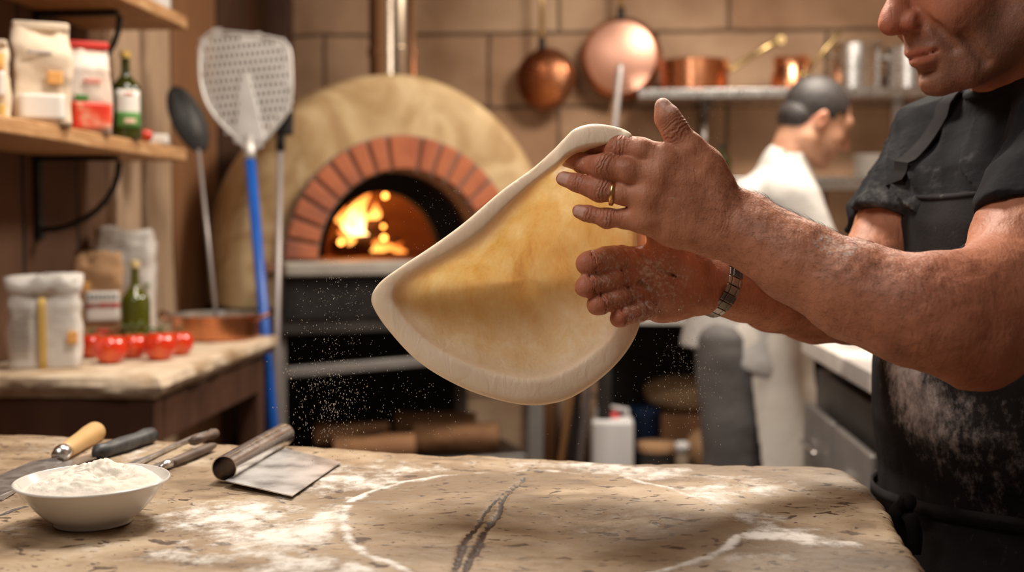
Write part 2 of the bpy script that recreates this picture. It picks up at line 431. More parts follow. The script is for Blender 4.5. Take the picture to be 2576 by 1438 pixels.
# ================================================================ ROOM
XW, YB, XR, ZC = -1.38, 4.95, 2.1, 2.75
struct(MB().box((.3, 2.2, -.03), (5, 6.4, .06)).build('floor', M['floor'], orig=(0,0,0)))
struct(MB().box((.3, 2.2, ZC+.03), (5, 6.4, .06)).build('ceiling', M['plaster']))
struct(MB().box((.36, YB+.04, ZC/2), (3.7, .08, ZC)).build('wall_back', M['stone_wall'], orig=(0,0,0)))
struct(MB().box((XW-.04, 2.2, ZC/2), (.08, 5.4, ZC)).build('wall_left', M['left_wall'], orig=(0,0,0)))
struct(MB().box((XR+.04, 2.2, ZC/2), (.08, 5.4, ZC)).build('wall_right', M['stone_wall'], orig=(0,0,0)))
def board(n, y0, y1, m, t=.03, z0=0, z1=ZC-.01):
    bm = MB(); K = 30; R = []
    for i in range(K+1):
        z = z0+(z1-z0)*i/K; a = vnoise(np.array([z*3, y0*9, 1.]))*.02; b = vnoise(np.array([z*2.5, y1*7, 5.]))*.02
        R.append([(XW, y0+a, z), (XW+t, y0+a, z), (XW+t, y1+b, z), (XW, y1+b, z)])
    V = [p for r in R for p in r]; F = []
    for i in range(K):
        for k in range(4): F.append((i*4+k, i*4+(k+1) % 4, i*4+4+(k+1) % 4, i*4+4+k))
    F += [(0,1,2,3), (K*4+3, K*4+2, K*4+1, K*4)]
    struct(bm.add(V, F).build(n, m, bev=.004))
board('trim_1', 3.18, 3.37, M['board_pale'], .03); board('trim_2', 3.42, 3.62, M['board_pale'], .035); board('trim_3', 3.66, 4.1, M['board_brown'], .025)
board('trim_4', 2.1, 2.5, M['board_brown'], .012, 0, 1.3)
struct(MB().box((XW+.045, YB-.045, ZC/2), (.09, .09, ZC-.02)).build('trim_5', M['dark_wood'], bev=.004))
# ================================================================ WORKTABLE
TZ = .90
edge = [(-500,1078),(0,1088),(150,1092),(300,1101),(450,1106),(600,1116),(760,1119),(900,1126),(960,1131),(1080,1139),(1130,1142),(1180,1137),(1300,1147),(1480,1157),(1600,1162),(1720,1160),(1850,1164),(2000,1167),(2090,1170),(2140,1179),(2170,1192),(2190,1215),(2215,1245),(2240,1278),(2252,1300),(2285,1335),(2290,1352),(2320,1385),(2345,1420),(2372,1465),(2400,1520)]
ep = [onz(x, y, TZ)[:2] for x, y in edge]
ep += [np.array([ep[-1][0]+.02, .55]), np.array([ep[-1][0]-.02, .40]), np.array([-.9, .40]), np.array([ep[0][0], .6])]
def pip(P, poly):
    x, y = P[:, 0], P[:, 1]; ins = np.zeros(len(P), bool); n = len(poly)
    for i in range(n):
        x0, y0 = poly[i]; x1, y1 = poly[(i+1) % n]
        c = ((y0 > y) != (y1 > y)) & (x < (x1-x0)*(y-y0)/(y1-y0+1e-15)+x0); ins ^= c
    return ins
def L2(pts): return [onz(x, y, TZ)[:2] for x, y in pts]
def flour_masks(P):
    """P (N,2) on the table: flour amount and crack amount, both shapes lying on the wood"""
    ring1 = L2([(880,1262),(940,1234),(1020,1212),(1110,1197),(1200,1189),(1290,1190),(1330,1180),(1400,1185),(1460,1192),(1530,1190),(1570,1200),(1620,1215),(1680,1226),(1740,1246),(1790,1268),(1830,1290)])
    ring2 = L2([(872,1275),(862,1310),(880,1360),(920,1395),(980,1415),(1040,1445)])
    ring3 = L2([(1855,1345),(1835,1372),(1780,1398),(1700,1425),(1600,1450)])
    def G(px, py, sx, sy, a):
        c = onz(px, py, TZ); ex = np.linalg.norm(onz(px+sx, py, TZ)-c); ey = np.linalg.norm(onz(px, py+sy, TZ)-onz(px, py-sy, TZ))/2
        return a*np.exp(-((P[:, 0]-c[0])/ex)**2-((P[:, 1]-c[1])/ey)**2)
    F = np.zeros(len(P))
    for g in [(560,1300,200,45,.80),(700,1350,220,60,.72),(500,1400,160,30,.55),(760,1420,150,40,.62),(840,1215,170,32,.62),(980,1180,220,22,.5),(640,1270,120,20,.5),(930,1430,100,30,.8),(820,1300,80,60,.6),
              (1400,1172,260,14,.6),(1600,1190,170,24,.78),(1780,1245,130,32,.72),(1900,1225,150,36,.52),(1950,1345,180,15,.80),(2090,1364,130,10,.72),(1900,1300,120,28,.66),(1880,1405,170,36,.55),(1330,1230,120,15,.30),(1000,1215,150,16,.35),
              (120,1125,200,22,.40),(350,1140,160,26,.45),(480,1130,120,20,.3),(60,1330,60,20,.45),(180,1400,200,40,.22),(1140,1265,60,12,.3),(1700,1440,200,20,.4),(2030,1330,150,6,.5),(1980,1372,150,5,.4)]:
        F = np.maximum(F, G(*g))+.25*np.minimum(F, G(*g))
    wid = lambda d, w: np.exp(-(d/w)**2)
    d1, d2, d3 = seg_dist(P, ring1), seg_dist(P, ring2), seg_dist(P, ring3)
    nz = .6+.5*vnoise(np.c_[P*22, np.zeros(len(P))])
    nb2 = .75+.45*vnoise(np.c_[P*9, np.ones(len(P))]); R = np.maximum(np.maximum(wid(d1, .0062)*(.75+.3*nz)*nb2, wid(d2, .008)*.95), wid(d3, .007)*.95)
    # the clean round where the dough was stretched
    c = onz(1350, 1310, TZ)[:2]; e = (L2([(1855,1325)])[0][0]-c[0]); q = np.hypot((P[:, 0]-c[0])/e, (P[:, 1]-c[1])/(L2([(1350,1186)])[0][1]-c[1]))
    F = 1.12*F*np.clip((q-.93)/.1, .12, 1)
    F = np.maximum(F, R)
    crack = L2([(1325,1192),(1312,1215),(1285,1236),(1262,1262),(1258,1290),(1240,1315),(1218,1338),(1205,1375),(1180,1410),(1165,1450),(1150,1500)])
    crack2 = L2([(1318,1200),(1262,1245),(1232,1275),(1215,1300),(1198,1330),(1180,1345),(1165,1370),(1150,1420),(1135,1470)])
    cw = np.interp(P[:, 1], [.85, 1.05, 1.2, 1.36], [.007, .005, .0025, .001])
    C = np.maximum(np.exp(-(seg_dist(P, crack)/cw)**2), np.exp(-(seg_dist(P, crack2)/(cw*.8))**2))
    # sunken sliver between the two cracks
    A = np.array(crack); B = np.array(crack2)
    xa = np.interp(-P[:, 1], -A[:, 1], A[:, 0]); xb = np.interp(-P[:, 1], -B[:, 1], B[:, 0])
    bet = ((P[:, 0] < xa) & (P[:, 0] > xb) & (P[:, 1] < 1.2)).astype(float)*.55
    C = np.maximum(C, bet*(.7+.5*vnoise(np.c_[P*60, np.ones(len(P))])))
    cl = L2([(-80,1300),(0,1293),(60,1275),(90,1268)]); C = np.maximum(C, np.exp(-(seg_dist(P, cl)/.004)**2)*.9)
    cr = L2([(2110,1325),(2180,1322),(2260,1328)]); C = np.maximum(C, np.exp(-(seg_dist(P, cr)/.0012)**2)*.6)
    C = C*(1+.25*vnoise(np.c_[P*55, np.ones(len(P))*4]))*(1-.7*(R > .6))
    for g in [(1190,1375,110,42,.50),(1050,1335,120,24,.40),(1310,1405,150,20,.42),(980,1285,90,12,.38),(1620,1405,170,14,.40),(868,1292,45,12,.55),(2040,1262,120,10,.36),(1480,1300,120,10,.34),(1130,1300,70,16,.36),(1700,1345,140,10,.32),(2150,1400,80,18,.36),(90,1350,80,22,.34)]:
        C = np.maximum(C, G(*g))
    return F, C
def make_table():
    h = .0032
    xs = np.arange(-.98, .62, h); ys = np.arange(.40, 1.68, h)
    X, Y = np.meshgrid(xs, ys); P = np.c_[X.ravel(), Y.ravel()]
    poly = np.array(ep); ins = pip(P, poly)
    clos = np.vstack([poly, poly[:1]]); D = seg_dist(P, clos); sd = np.where(ins, D, -D)
    sd = sd+.004*vnoise(np.c_[P*25, np.zeros(len(P))])+.002*vnoise(np.c_[P*80, np.zeros(len(P))])
    F, C = flour_masks(P)
    z = TZ+.0012*fbm(np.c_[P[:, 0]*6, P[:, 1]*9, np.zeros(len(P))], 3)
    z += .0006*vnoise(np.c_[P[:, 0]*60, P[:, 1]*120, np.zeros(len(P))])
    z -= .005*np.clip(C-.45, 0, 1)
    z += .0012*np.clip(F-.4, 0, .6)
    r = .018; t = np.clip(sd/r, 0, 1); z -= r*(1-np.sqrt(np.clip(1-(1-t)**2, 0, 1)))*1.0
    pit = vnoise(np.c_[P[:, 0]*70, P[:, 1]*130, np.ones(len(P))*3]); z -= .0012*np.clip(pit-.45, 0, 1)*2
    H, W = X.shape; keep = (sd > -.001).reshape(H, W)
    # snap outside points just in range
    idx = np.arange(H*W).reshape(H, W)
    f = keep[:-1, :-1] & keep[1:, :-1] & keep[:-1, 1:] & keep[1:, 1:]
    Q = np.stack([idx[:-1, :-1][f], idx[:-1, 1:][f], idx[1:, 1:][f], idx[1:, :-1][f]], 1)
    used = np.unique(Q); mp = -np.ones(H*W, int); mp[used] = np.arange(len(used))
    V = np.c_[P, z][used]; Q = mp[Q]
    # skirt: boundary edges
    from collections import Counter
    E = np.concatenate([Q[:, [0,1]], Q[:, [1,2]], Q[:, [2,3]], Q[:, [3,0]]])
    key = np.sort(E, 1); k1 = key[:, 0]*10**7+key[:, 1]; u, inv, cnt = np.unique(k1, return_inverse=True, return_counts=True)
    be = E[cnt[inv] == 1]
    bv = np.unique(be); lay = []
    nV = len(V); mpb = {v: i for i, v in enumerate(bv)}
    TH = .075; K = 6; ext = []; c0 = V[:, :2].mean(0)
    for k in range(1, K+1):
        zz = V[bv].copy(); d = zz[:, :2]-c0; d /= np.linalg.norm(d, axis=1)[:, None]
        tt = k/K; zz[:, 2] = TZ-.018-(TH-.018)*tt; zz[:, :2] += d*(.004*fbm(np.c_[zz[:, :2]*14, np.ones(len(zz))*k*.8], 2)-.012*tt*tt)[:, None]
        ext.append(zz)
    VV = np.vstack([V]+ext); FF = [Q]
    bi = np.array([[mpb[a], mpb[b]] for a, b in be])
    nb = len(bv)
    for k in range(K):
        top = be if k == 0 else nV+(k-1)*nb+bi; bot = nV+k*nb+bi
        FF.append(np.stack([top[:, 1], top[:, 0], bot[:, 0], bot[:, 1]], 1))
    # bottom: flat copy of the top
    base = len(VV); Vb = V.copy(); Vb[:, 2] = TZ-TH; VV = np.vstack([VV, Vb]); FF.append(Q[:, ::-1]+base)
    FF = np.vstack(FF)
    Fa, Ca = flour_masks(VV[:, :2])
    Fa[VV[:, 2] < TZ-.02] = 0
    return VV, FF, Fa, Ca
def flour_mix(m, attr='flour', thresh=(.42,.62), nscale=60, amp=1.0, col=((.76,.71,.65),(.80,.75,.69)), stretch=(1,1,1), bumpd=.0015):
    """dry white flour lying on a material, where the attribute is high, broken up by noise"""
    nt, b = nodes_of(m); L = nt.links.new
    at = _n(nt, 'ShaderNodeAttribute', attribute_name=attr)
    tc = _n(nt, 'ShaderNodeTexCoord'); mp = _n(nt, 'ShaderNodeMapping'); mp.inputs['Scale'].default_value = stretch; L(tc.outputs['Object'], mp.inputs[0])
    nz = _n(nt, 'ShaderNodeTexNoise'); nz.inputs['Scale'].default_value = nscale; nz.inputs['Detail'].default_value = 9; nz.inputs['Roughness'].default_value = .68
    L(mp.outputs[0], nz.inputs['Vector'])
    s1 = _n(nt, 'ShaderNodeMath', operation='SUBTRACT'); L(nz.outputs['Fac'], s1.inputs[0]); s1.inputs[1].default_value = .5
    s2 = _n(nt, 'ShaderNodeMath', operation='MULTIPLY_ADD'); L(s1.outputs[0], s2.inputs[0]); s2.inputs[1].default_value = amp; L(at.outputs['Fac'], s2.inputs[2])
    mr = _n(nt, 'ShaderNodeMapRange'); mr.interpolation_type = 'SMOOTHSTEP'; mr.inputs['From Min'].default_value = thresh[0]; mr.inputs['From Max'].default_value = thresh[1]
    L(s2.outputs[0], mr.inputs[0])
    mx = _n(nt, 'ShaderNodeMixRGB'); L(mr.outputs[0], mx.inputs[0])
    bc = b.inputs['Base Color']
    if bc.links: L(bc.links[0].from_socket, mx.inputs[1])
    else: mx.inputs[1].default_value = bc.default_value
    mx.inputs[2].default_value = c4(col[0]); L(mx.outputs[0], bc)
    rg = _n(nt, 'ShaderNodeMapRange'); L(mr.outputs[0], rg.inputs[0]); rg.inputs['To Min'].default_value = b.inputs['Roughness'].default_value; rg.inputs['To Max'].default_value = .95
    L(rg.outputs[0], b.inputs['Roughness'])
    bp = _n(nt, 'ShaderNodeBump'); bp.inputs['Strength'].default_value = .6; bp.inputs['Distance'].default_value = bumpd; L(mr.outputs[0], bp.inputs['Height'])
    if b.inputs['Normal'].links: L(b.inputs['Normal'].links[0].from_socket, bp.inputs['Normal'])
    L(bp.outputs[0], b.inputs['Normal'])
    return m
def table_mat():
    m = mat('worn_slab_wood', [(.115,.074,.042),(.27,.182,.105),(.39,.285,.18),(.47,.37,.26)], 9, detail=9, rough=.55, bump=.55, bscale=60, stretch=(1,1.7,1), distort=.5, ramp=(.28,.68), bdist=.004)
    nt, b = nodes_of(m); L = nt.links.new
    tc = _n(nt, 'ShaderNodeTexCoord'); mp = _n(nt, 'ShaderNodeMapping'); mp.inputs['Scale'].default_value = (1,1.6,1); L(tc.outputs['Object'], mp.inputs[0])
    def layer(sc, lo, hi, col, det=4, dis=0.):
        nz = _n(nt, 'ShaderNodeTexNoise'); nz.inputs['Scale'].default_value = sc; nz.inputs['Detail'].default_value = det; nz.inputs['Distortion'].default_value = dis; L(mp.outputs[0], nz.inputs['Vector'])
        mr = _n(nt, 'ShaderNodeMapRange'); mr.interpolation_type = 'SMOOTHSTEP'; mr.inputs['From Min'].default_value = lo; mr.inputs['From Max'].default_value = hi; L(nz.outputs['Fac'], mr.inputs[0])
        mx = _n(nt, 'ShaderNodeMixRGB'); L(mr.outputs[0], mx.inputs[0]); L(b.inputs['Base Color'].links[0].from_socket, mx.inputs[1]); mx.inputs[2].default_value = c4(col); L(mx.outputs[0], b.inputs['Base Color'])
    layer(3.2, .43, .62, (.20,.135,.078))        # broad dark stains
    layer(4.1, .56, .74, (.52,.42,.31), 6)
    layer(42, .615, .66, (.075,.040,.020), 5, .6)  # pits
    layer(95, .64, .69, (.10,.058,.03), 3, .3)
    at = _n(nt, 'ShaderNodeAttribute', attribute_name='crack')
    nz = _n(nt, 'ShaderNodeTexNoise'); nz.inputs['Scale'].default_value = 70; nz.inputs['Detail'].default_value = 5; L(mp.outputs[0], nz.inputs['Vector'])
    ad = _n(nt, 'ShaderNodeMath', operation='ADD'); L(at.outputs['Fac'], ad.inputs[0]); L(nz.outputs['Fac'], ad.inputs[1])
    mr = _n(nt, 'ShaderNodeMapRange'); mr.inputs['From Min'].default_value = .92; mr.inputs['From Max'].default_value = 1.15; L(ad.outputs[0], mr.inputs[0])
    mx = _n(nt, 'ShaderNodeMixRGB'); L(mr.outputs[0], mx.inputs[0]); L(b.inputs['Base Color'].links[0].from_socket, mx.inputs[1]); mx.inputs[2].default_value = (.038,.020,.011,1); L(mx.outputs[0], b.inputs['Base Color'])
    flour_mix(m, 'flour', (.36,1.05), 34, 2.4)
    return m
tb = thing('worktable', 'thick worn slab-topped worktable dusted with flour, a dark crack running across it', 'table', (-.15,.95,0))
VV, FF, Fa, Ca = make_table()
top = mesh_obj('tabletop', VV, FF, table_mat(), tb, True, {'flour': Fa, 'crack': Ca})
for sx, sy in ((-.78,.50),(.34,.50),(-.78,1.22),(.34,1.12)):
    MB().box((sx, sy, (TZ-.075)/2), (.09,.09,TZ-.076)).build('leg', M['dark_wood'], tb, bev=.006)
for yy_ in (.50, 1.15): MB().box((-.22,yy_,.70), (1.03,.04,.10)).build('rail', M['dark_wood'], tb, bev=.004)
# ---- loose flour lying in low mounds (one heap each)
# ================================================================ THINGS ON THE TABLE
def table_z(x, y): return TZ+.0016
# bowl
bc = onz(222, 1322, TZ); bx, by = bc[0], bc[1]+.012
bz = TZ+.0012
def px_at(px, py, z): return onz(px, py, z)
BR = .5*np.linalg.norm(onz(427, 1208, TZ+.043)-onz(50, 1208, TZ+.043)); BH = .043
bl = thing('bowl', 'white glazed round bowl heaped with flour at the left front of the worktable', 'bowl', (bx, by, bz))
prof = [(.0,.004),(BR*.42,.004),(BR*.46,.0),(BR*.505,.0),(BR*.53,.004),(BR*.66,.012),(BR*.79,.0225),(BR*.89,.032),(BR*.965,.0405),(BR*1.0,BH-.0015),(BR*.995,BH+.0003),(BR*.975,BH+.0006),(BR*.945,BH-.002),(BR*.86,.0335),(BR*.74,.0225),(BR*.58,.0125),(BR*.4,.008),(.0,.007)]
pp = catmull([(r, h) for r, h in prof], 4, False)
MB().lathe([(max(r, 0), h) for r, h in pp], (bx, by, bz), n=72).build('bowl_body', M['white_ceramic'], bl, smooth=True)
K, N = 34, 90; V = []; Fc = []
for i in range(K+1):
    r = BR*.90*i/K
    for k in range(N):
        th = 2*PI*k/N; x, y = r*math.cos(th), r*math.sin(th)
        e = i/K
        hgt = .0345+.0120*(1-e**4)
        p = np.array([x*38+5, y*38, 2.])
        hgt += .0045*fbm(p, 3)*(1-e**6)
        # ridge at back right and spooned hollow right of centre
        hgt += .0085*math.exp(-((x-.026)**2/.0005+(y-.026)**2/.0003))+.004*math.exp(-((x+.02)**2+(y-.02)**2)/.0005)-.012*math.exp(-((x-.020)/.020)**2-((y+.004)/.014)**2)
        hgt += .003*abs(vnoise(np.array([x*160, y*160, 9.])))*1.6*(1-e**4)
        V.append((bx+x, by+y, bz+hgt))
for i in range(K):
    for k in range(N):
        k2 = (k+1) % N; Fc.append((i*N+k, i*N+k2, (i+1)*N+k2, (i+1)*N+k))
fl = mesh_obj('flour_heap', V, Fc, M['flour'], None, True)
setp(fl, 'heap of off-white flour with a spooned hollow, filling the white bowl', 'flour', kind='stuff')
# bench scraper
sc = thing('bench_scraper', 'steel bench scraper with a hollow tube handle and square floury blade', 'scraper', onz(650,1190,TZ))
M['scraper'] = mat('floury_steel', [(.30,.29,.29),(.58,.57,.56),(.75,.74,.73)], 22, detail=6, rough=.38, metal=.75, ramp=(.38,.66))
q = [onz(566,1226,TZ), onz(735,1256,TZ), onz(858,1170,TZ), onz(716,1142,TZ)]
TR = .0150
zb = TZ+.003
poly = [(p[0], p[1], zb+dz) for p, dz in zip(q, (.004,0.0,0.0,.004))]
b_ = MB().prism(poly, (0,0,.0014)); b_.build('blade', M['scraper'], sc, bev=.0003)
a0 = onz(566,1216,TZ); a1 = onz(714,1126,TZ)
dr = (a1-a0)/np.linalg.norm(a1-a0); a0 = a0-dr*.002; 
ca = a0+np.array([0,0,TR+.003]); cb2 = a1+np.array([0,0,TR+.003])
n = 40; V = []; F = []
ri = TR-.0012
side = np.cross(dr, [0,0,1.0])
for e_, rr in ((ca, TR), (cb2, TR), (cb2, ri), (ca, ri)):
    for k in range(n):
        th = 2*PI*k/n; V.append(e_+rr*(side*math.cos(th)+np.array([0,0,1.0])*math.sin(th)))
for j in range(4):
    for k in range(n): F.append((j*n+k, j*n+(k+1) % n, ((j+1) % 4)*n+(k+1) % n, ((j+1) % 4)*n+k))
mesh_obj('handle_tube', V, F, mat('scraper_tube_steel', [(.50,.47,.45),(.68,.66,.64)], 25, rough=.25, metal=1, rvar=.12), sc, True).data.set_sharp_from_angle(angle=.7)
# knives and scrapers at the left: helper builds flat tools lying on the table from butt to tip
def flat_blade(pts, w, t, z0):
    """pts list of 3-vectors (x,y), w widths; a blade with a spine"""
    V = []; F = []
    for i, (p, ww) in enumerate(zip(pts, w)):
        p = np.array(p); d = np.array(pts[min(i+1, len(pts)-1)])-np.array(pts[max(i-1, 0)]); d /= np.linalg.norm(d); s_ = np.array([-d[1], d[0]])
        for a, zz in ((1, 0), (1, t), (-1, t*.4), (-1, 0)): V.append((p[0]+s_[0]*a*ww/2, p[1]+s_[1]*a*ww/2, z0[i]+zz))
    for i in range(len(pts)-1):
        for k in range(4): F.append((i*4+k, i*4+(k+1) % 4, i*4+4+(k+1) % 4, i*4+4+k))
    F += [(0,1,2,3), tuple(len(V)-4+k for k in (3,2,1,0))]
    return V, F
M['blade'] = mat('knife_steel', [(.36,.33,.31),(.55,.52,.50),(.25,.22,.20)], 30, rough=.35, metal=.85, rvar=.12)
M['knife_black'] = mat('black_floury_handle', [(.022,.022,.024),(.09,.088,.09)], 45, detail=6, rough=.5, ramp=(.45,.75))
M['knife_dark'] = mat('dark_wood_knife_handle', [(.07,.045,.035),(.16,.11,.085)], 30, rough=.5)
# wooden handled palette scraper
def gxy(px, py, z=TZ): v = onz(px, py, z); return v
t1 = thing('dough_scraper', 'broad steel spatula with a pale round wooden handle, leftmost tool on the worktable', 'spatula', gxy(150,1160))
h0, h1 = gxy(246,1082,TZ+.012), gxy(160,1136,TZ+.012); d = h1-h0
MB().tube([h0+d*t+np.array([0,0,.0]) for t in (0,.03,.09,.25,.5,.75,.93,1.0)], [.006,.0115,.0145,.0145,.0125,.0115,.0105,.0095], n=20).build('handle', M['handle_wood'], t1, smooth=True)
fe = gxy(146,1146,TZ+.011)
MB().tube([h1-d*.01, h1+(fe-h1)*.25, fe], [.0105,.0112,.0085], n=20).build('ferrule', M['steel'], t1, smooth=True)
e0, e1, e2, e3 = gxy(152,1150), gxy(118,1172), gxy(40,1208), gxy(-60,1262)
V, F = flat_blade([fe[:2], e1[:2]+(fe[:2]-e1[:2])*.55, e1[:2], e2[:2], e3[:2]], [.008,.012,.040,.052,.056], .0015, [TZ+.009,TZ+.008,TZ+.005,TZ+.003,TZ+.0015])
MB().add(V, F).build('blade', M['blade'], t1)
t2 = thing('knife', 'long chef knife with a black floury handle beside the wooden-handled spatula', 'knife', gxy(230,1160))
k0, k1 = gxy(386,1092,TZ+.012), gxy(240,1140,TZ+.010); d = k1-k0
MB().tube([k0+d*t+np.array([0,0,0]) for t in (0,.03,.12,.3,.55,.8,.95,1.02)], [.006,.0105,.0120,.0100,.0108,.0098,.0105,.004], n=16, flat=1.0).build('handle', M['knife_black'], t2, smooth=True)
V, F = flat_blade([gxy(300,1130)[:2], gxy(245,1152)[:2], gxy(150,1180)[:2], gxy(60,1218)[:2], gxy(-40,1262)[:2], gxy(-110,1292)[:2]], [.010,.024,.026,.025,.019,.003], .0022, [TZ+.006,TZ+.004,TZ+.003,TZ+.002,TZ+.002,TZ+.002])
MB().add(V, F).build('blade', M['blade'], t2)
t3 = thing('table_knife', 'slim worn steel knife lying farthest back behind the bowl', 'knife', gxy(420,1140))
V, F = flat_blade([gxy(540,1090)[:2], gxy(500,1100)[:2], gxy(440,1126)[:2], gxy(400,1146)[:2], gxy(340,1172)[:2], gxy(270,1200)[:2]], [.009,.013,.013,.010,.018,.018], .0055, [TZ+.002]*6)
MB().add(V, F).build('blade', M['blade'], t3, bev=.0015)
MB().tube([gxy(478+i*6.2, 1112-i*2.2, TZ+.010+.004*math.sin(i/10*PI)) for i in range(11)], [.004,.006,.0065,.0065,.006,.0055,.005,.005,.006,.008,.007], n=10).build('handle', M['knife_dark'], t3, smooth=True)
t4 = thing('paring_knife', 'small dark-handled knife with a bright bolster, just right of the bowl rim', 'knife', gxy(450,1160))
MB().tube([gxy(541-i*11.5, 1119+i*4.6, TZ+.008) for i in range(11)], [.003,.0055,.006,.0062,.0062,.0062,.006,.0058,.0055,.0052,.005], n=12).build('handle', M['knife_dark'], t4, smooth=True)
MB().tube([gxy(426,1165,TZ+.008), gxy(418,1168,TZ+.008), gxy(404,1176,TZ+.007)], [.0062,.0058,.003], n=12).build('bolster', M['steel'], t4, smooth=True)
V, F = flat_blade([gxy(410,1172)[:2], gxy(380,1186)[:2], gxy(330,1212)[:2], gxy(290,1232)[:2]], [.006,.018,.018,.003], .0018, [TZ+.005,TZ+.003,TZ+.002,TZ+.002])
MB().add(V, F).build('blade', M['blade'], t4)
# ================================================================ OVEN
OA = math.radians(24)
On = np.array([math.sin(OA), -math.cos(OA), 0]); Or = np.array([math.cos(OA), math.sin(OA), 0]); Oz = np.array([0,0,1.0])
O0 = U(1012, 652, 3.86); HZ = O0[2]; OS = 3.86/3.55
def OP(x, y, z): return O0+(Or*x-On*y+Oz*z)*OS      # x right, y into the oven, z above the hearth
ov = thing('pizza_oven', 'domed ochre wood-fired pizza oven with a brick arch and fire inside', 'oven', (O0[0], O0[1], 0))
# rendered body: loft of stilted half ellipses
def arch_pts(a, b, n=40, drop=.14, p=2.0):
    pts = [(-a, -drop)]
    for i in range(n+1):
        th = PI-PI*i/n; pts.append((a*math.copysign(abs(math.cos(th))**(2/p), math.cos(th)), b*abs(math.sin(th))**(2/p)))
    pts.append((a, -drop)); return pts
rings = [(-.0, .372, .384), (.0, .40, .41), (0.0, .475, .535), (.012, .50, .558), (.04, .52, .575), (.10, .535, .582), (.3, .56, .59), (.48, .55, .575), (.66, .48, .51), (.78, .36, .40), (.85, .22, .26), (.87, .02, .02)]
V = []; F = []; nn = None
for y, a, b in rings:
    pts = arch_pts(a, b); nn = len(pts)
    for x, z in pts:
        w = .008*fbm(np.array([x*4, y*4+3, z*4]), 2) if a > .41 else 0
        V.append(OP(x*(1+w), y+(.0 if a < .41 else w*.5), z*(1+w) if z > 0 else z))
for i in range(len(rings)-1):
    for k in range(nn-1): F.append((i*nn+k, (i+1)*nn+k, (i+1)*nn+k+1, i*nn+k+1))
    F.append((i*nn+nn-1, (i+1)*nn+nn-1, (i+1)*nn, i*nn))
MB().add(V, F).build('rendered_dome', M['render'], ov, smooth=True, auto=True)
# brick arch
AI, BI, AO, BO = .268, .275, .372, .384
def ae(th, a, b): return (a*math.cos(th), b*math.sin(th))
angs = []
key = math.radians(90); kh = math.radians(8.6)
def brick(t0, t1, i):
    m_ = MB(); V = []; ns = 4; g = math.radians(.95); bx_ = .0
    for j in range(ns+1):
        t = t0+g+(t1-t0-2*g)*j/ns
        for (a, b) in ((AI+.004, BI+.004), (AO-.004, BO-.004)):
            for y in (-.042, .10): x, z = ae(t, a, b); V.append(OP(x, y, z))
    F = []
    for j in range(ns):
        q = j*4; F += [(q, q+4, q+5, q+1), (q+2, q+3, q+7, q+6), (q, q+2, q+6, q+4), (q+1, q+5, q+7, q+3)]
    F += [(0,1,3,2), (ns*4, ns*4+2, ns*4+3, ns*4+1)]
    return m_.add(V, F).build('arch_brick', M['brick'], ov, bev=.005, seg=2)
nside = 8
for i in range(nside):
    w = (PI/2-kh)/nside
    brick(i*w, (i+1)*w, i); brick(PI-(i+1)*w, PI-i*w, i)
kb = brick(PI/2-kh, PI/2+kh, 0)
# mortar ring
V = []; F = []; n = 48
for j in range(n+1):
    t = PI*j/n
    for (a, b, y) in ((AI, BI, .10), (AI, BI, -.030), (AO, BO, -.030), (AO, BO, .02)):
        x, z = ae(t, a, b); V.append(OP(x, y, z))
for j in range(n):
    for k in range(3): F.append((j*4+k, j*4+k+1, j*4+5+k, j*4+4+k))
MB().add(V, F).build('arch_mortar', M['mortar'], ov, smooth=False)
# sooty throat with its inner opening
ai, bi = .195, .215
V = []; F = []
prof = [(AI+.002, BI+.002, .09), (AI+.01, BI+.01, .24), (ai+.05, bi+.05, .25), (ai, bi, .25), (ai, bi, .30)]
for j in range(n+1):
    t = PI*j/n
    for a, b, y in prof: x, z = ae(t, a, b); V.append(OP(x, y, z))
K = len(prof)
for j in range(n):
    for k in range(K-1): F.append((j*K+k, j*K+k+1, j*K+K+1+k, j*K+K+k))
MB().add(V, F).build('throat', M['soot'], ov, smooth=True, auto=True)
# chamber
V = []; F = []; n1, n2 = 24, 16
# front wall pierced by the opening, then vault
R0 = .40; cy = .30
rows = [[OP(ai*math.cos(PI*j/n1), cy, bi*math.sin(PI*j/n1)) for j in range(n1+1)]]
rows.append([OP(.36*math.cos(PI*j/n1), cy+.04, .33*math.sin(PI*j/n1)) for j in range(n1+1)])
for i in range(1, n2+1):
    t = PI/2*i/n2; r = math.cos(t)
    rows.append([OP(.40*math.cos(PI*j/n1)*max(r, .001), cy+.12+.36*math.sin(t), .34*math.sin(PI*j/n1)*max(r, .001)) for j in range(n1+1)])
MB().grid(np.array(rows)).build('chamber', M['chamber'], ov, smooth=True)
MB().prism([OP(-.42,-.02,-.006), OP(.42,-.02,-.006), OP(.42,.80,-.006), OP(-.42,.80,-.006)], Oz*-.03).build('chamber_floor', mat('oven_floor_brick', [(.34,.17,.10),(.24,.11,.06)], 9, rough=.8), ov)
# hearth shelf
MB().prism([OP(-.385,-.14,-.002), OP(.46,-.14,-.002), OP(.46,-.02,-.002), OP(-.385,-.02,-.002)], Oz*-.045).build('hearth_shelf', M['hearth'], ov, bev=.008)
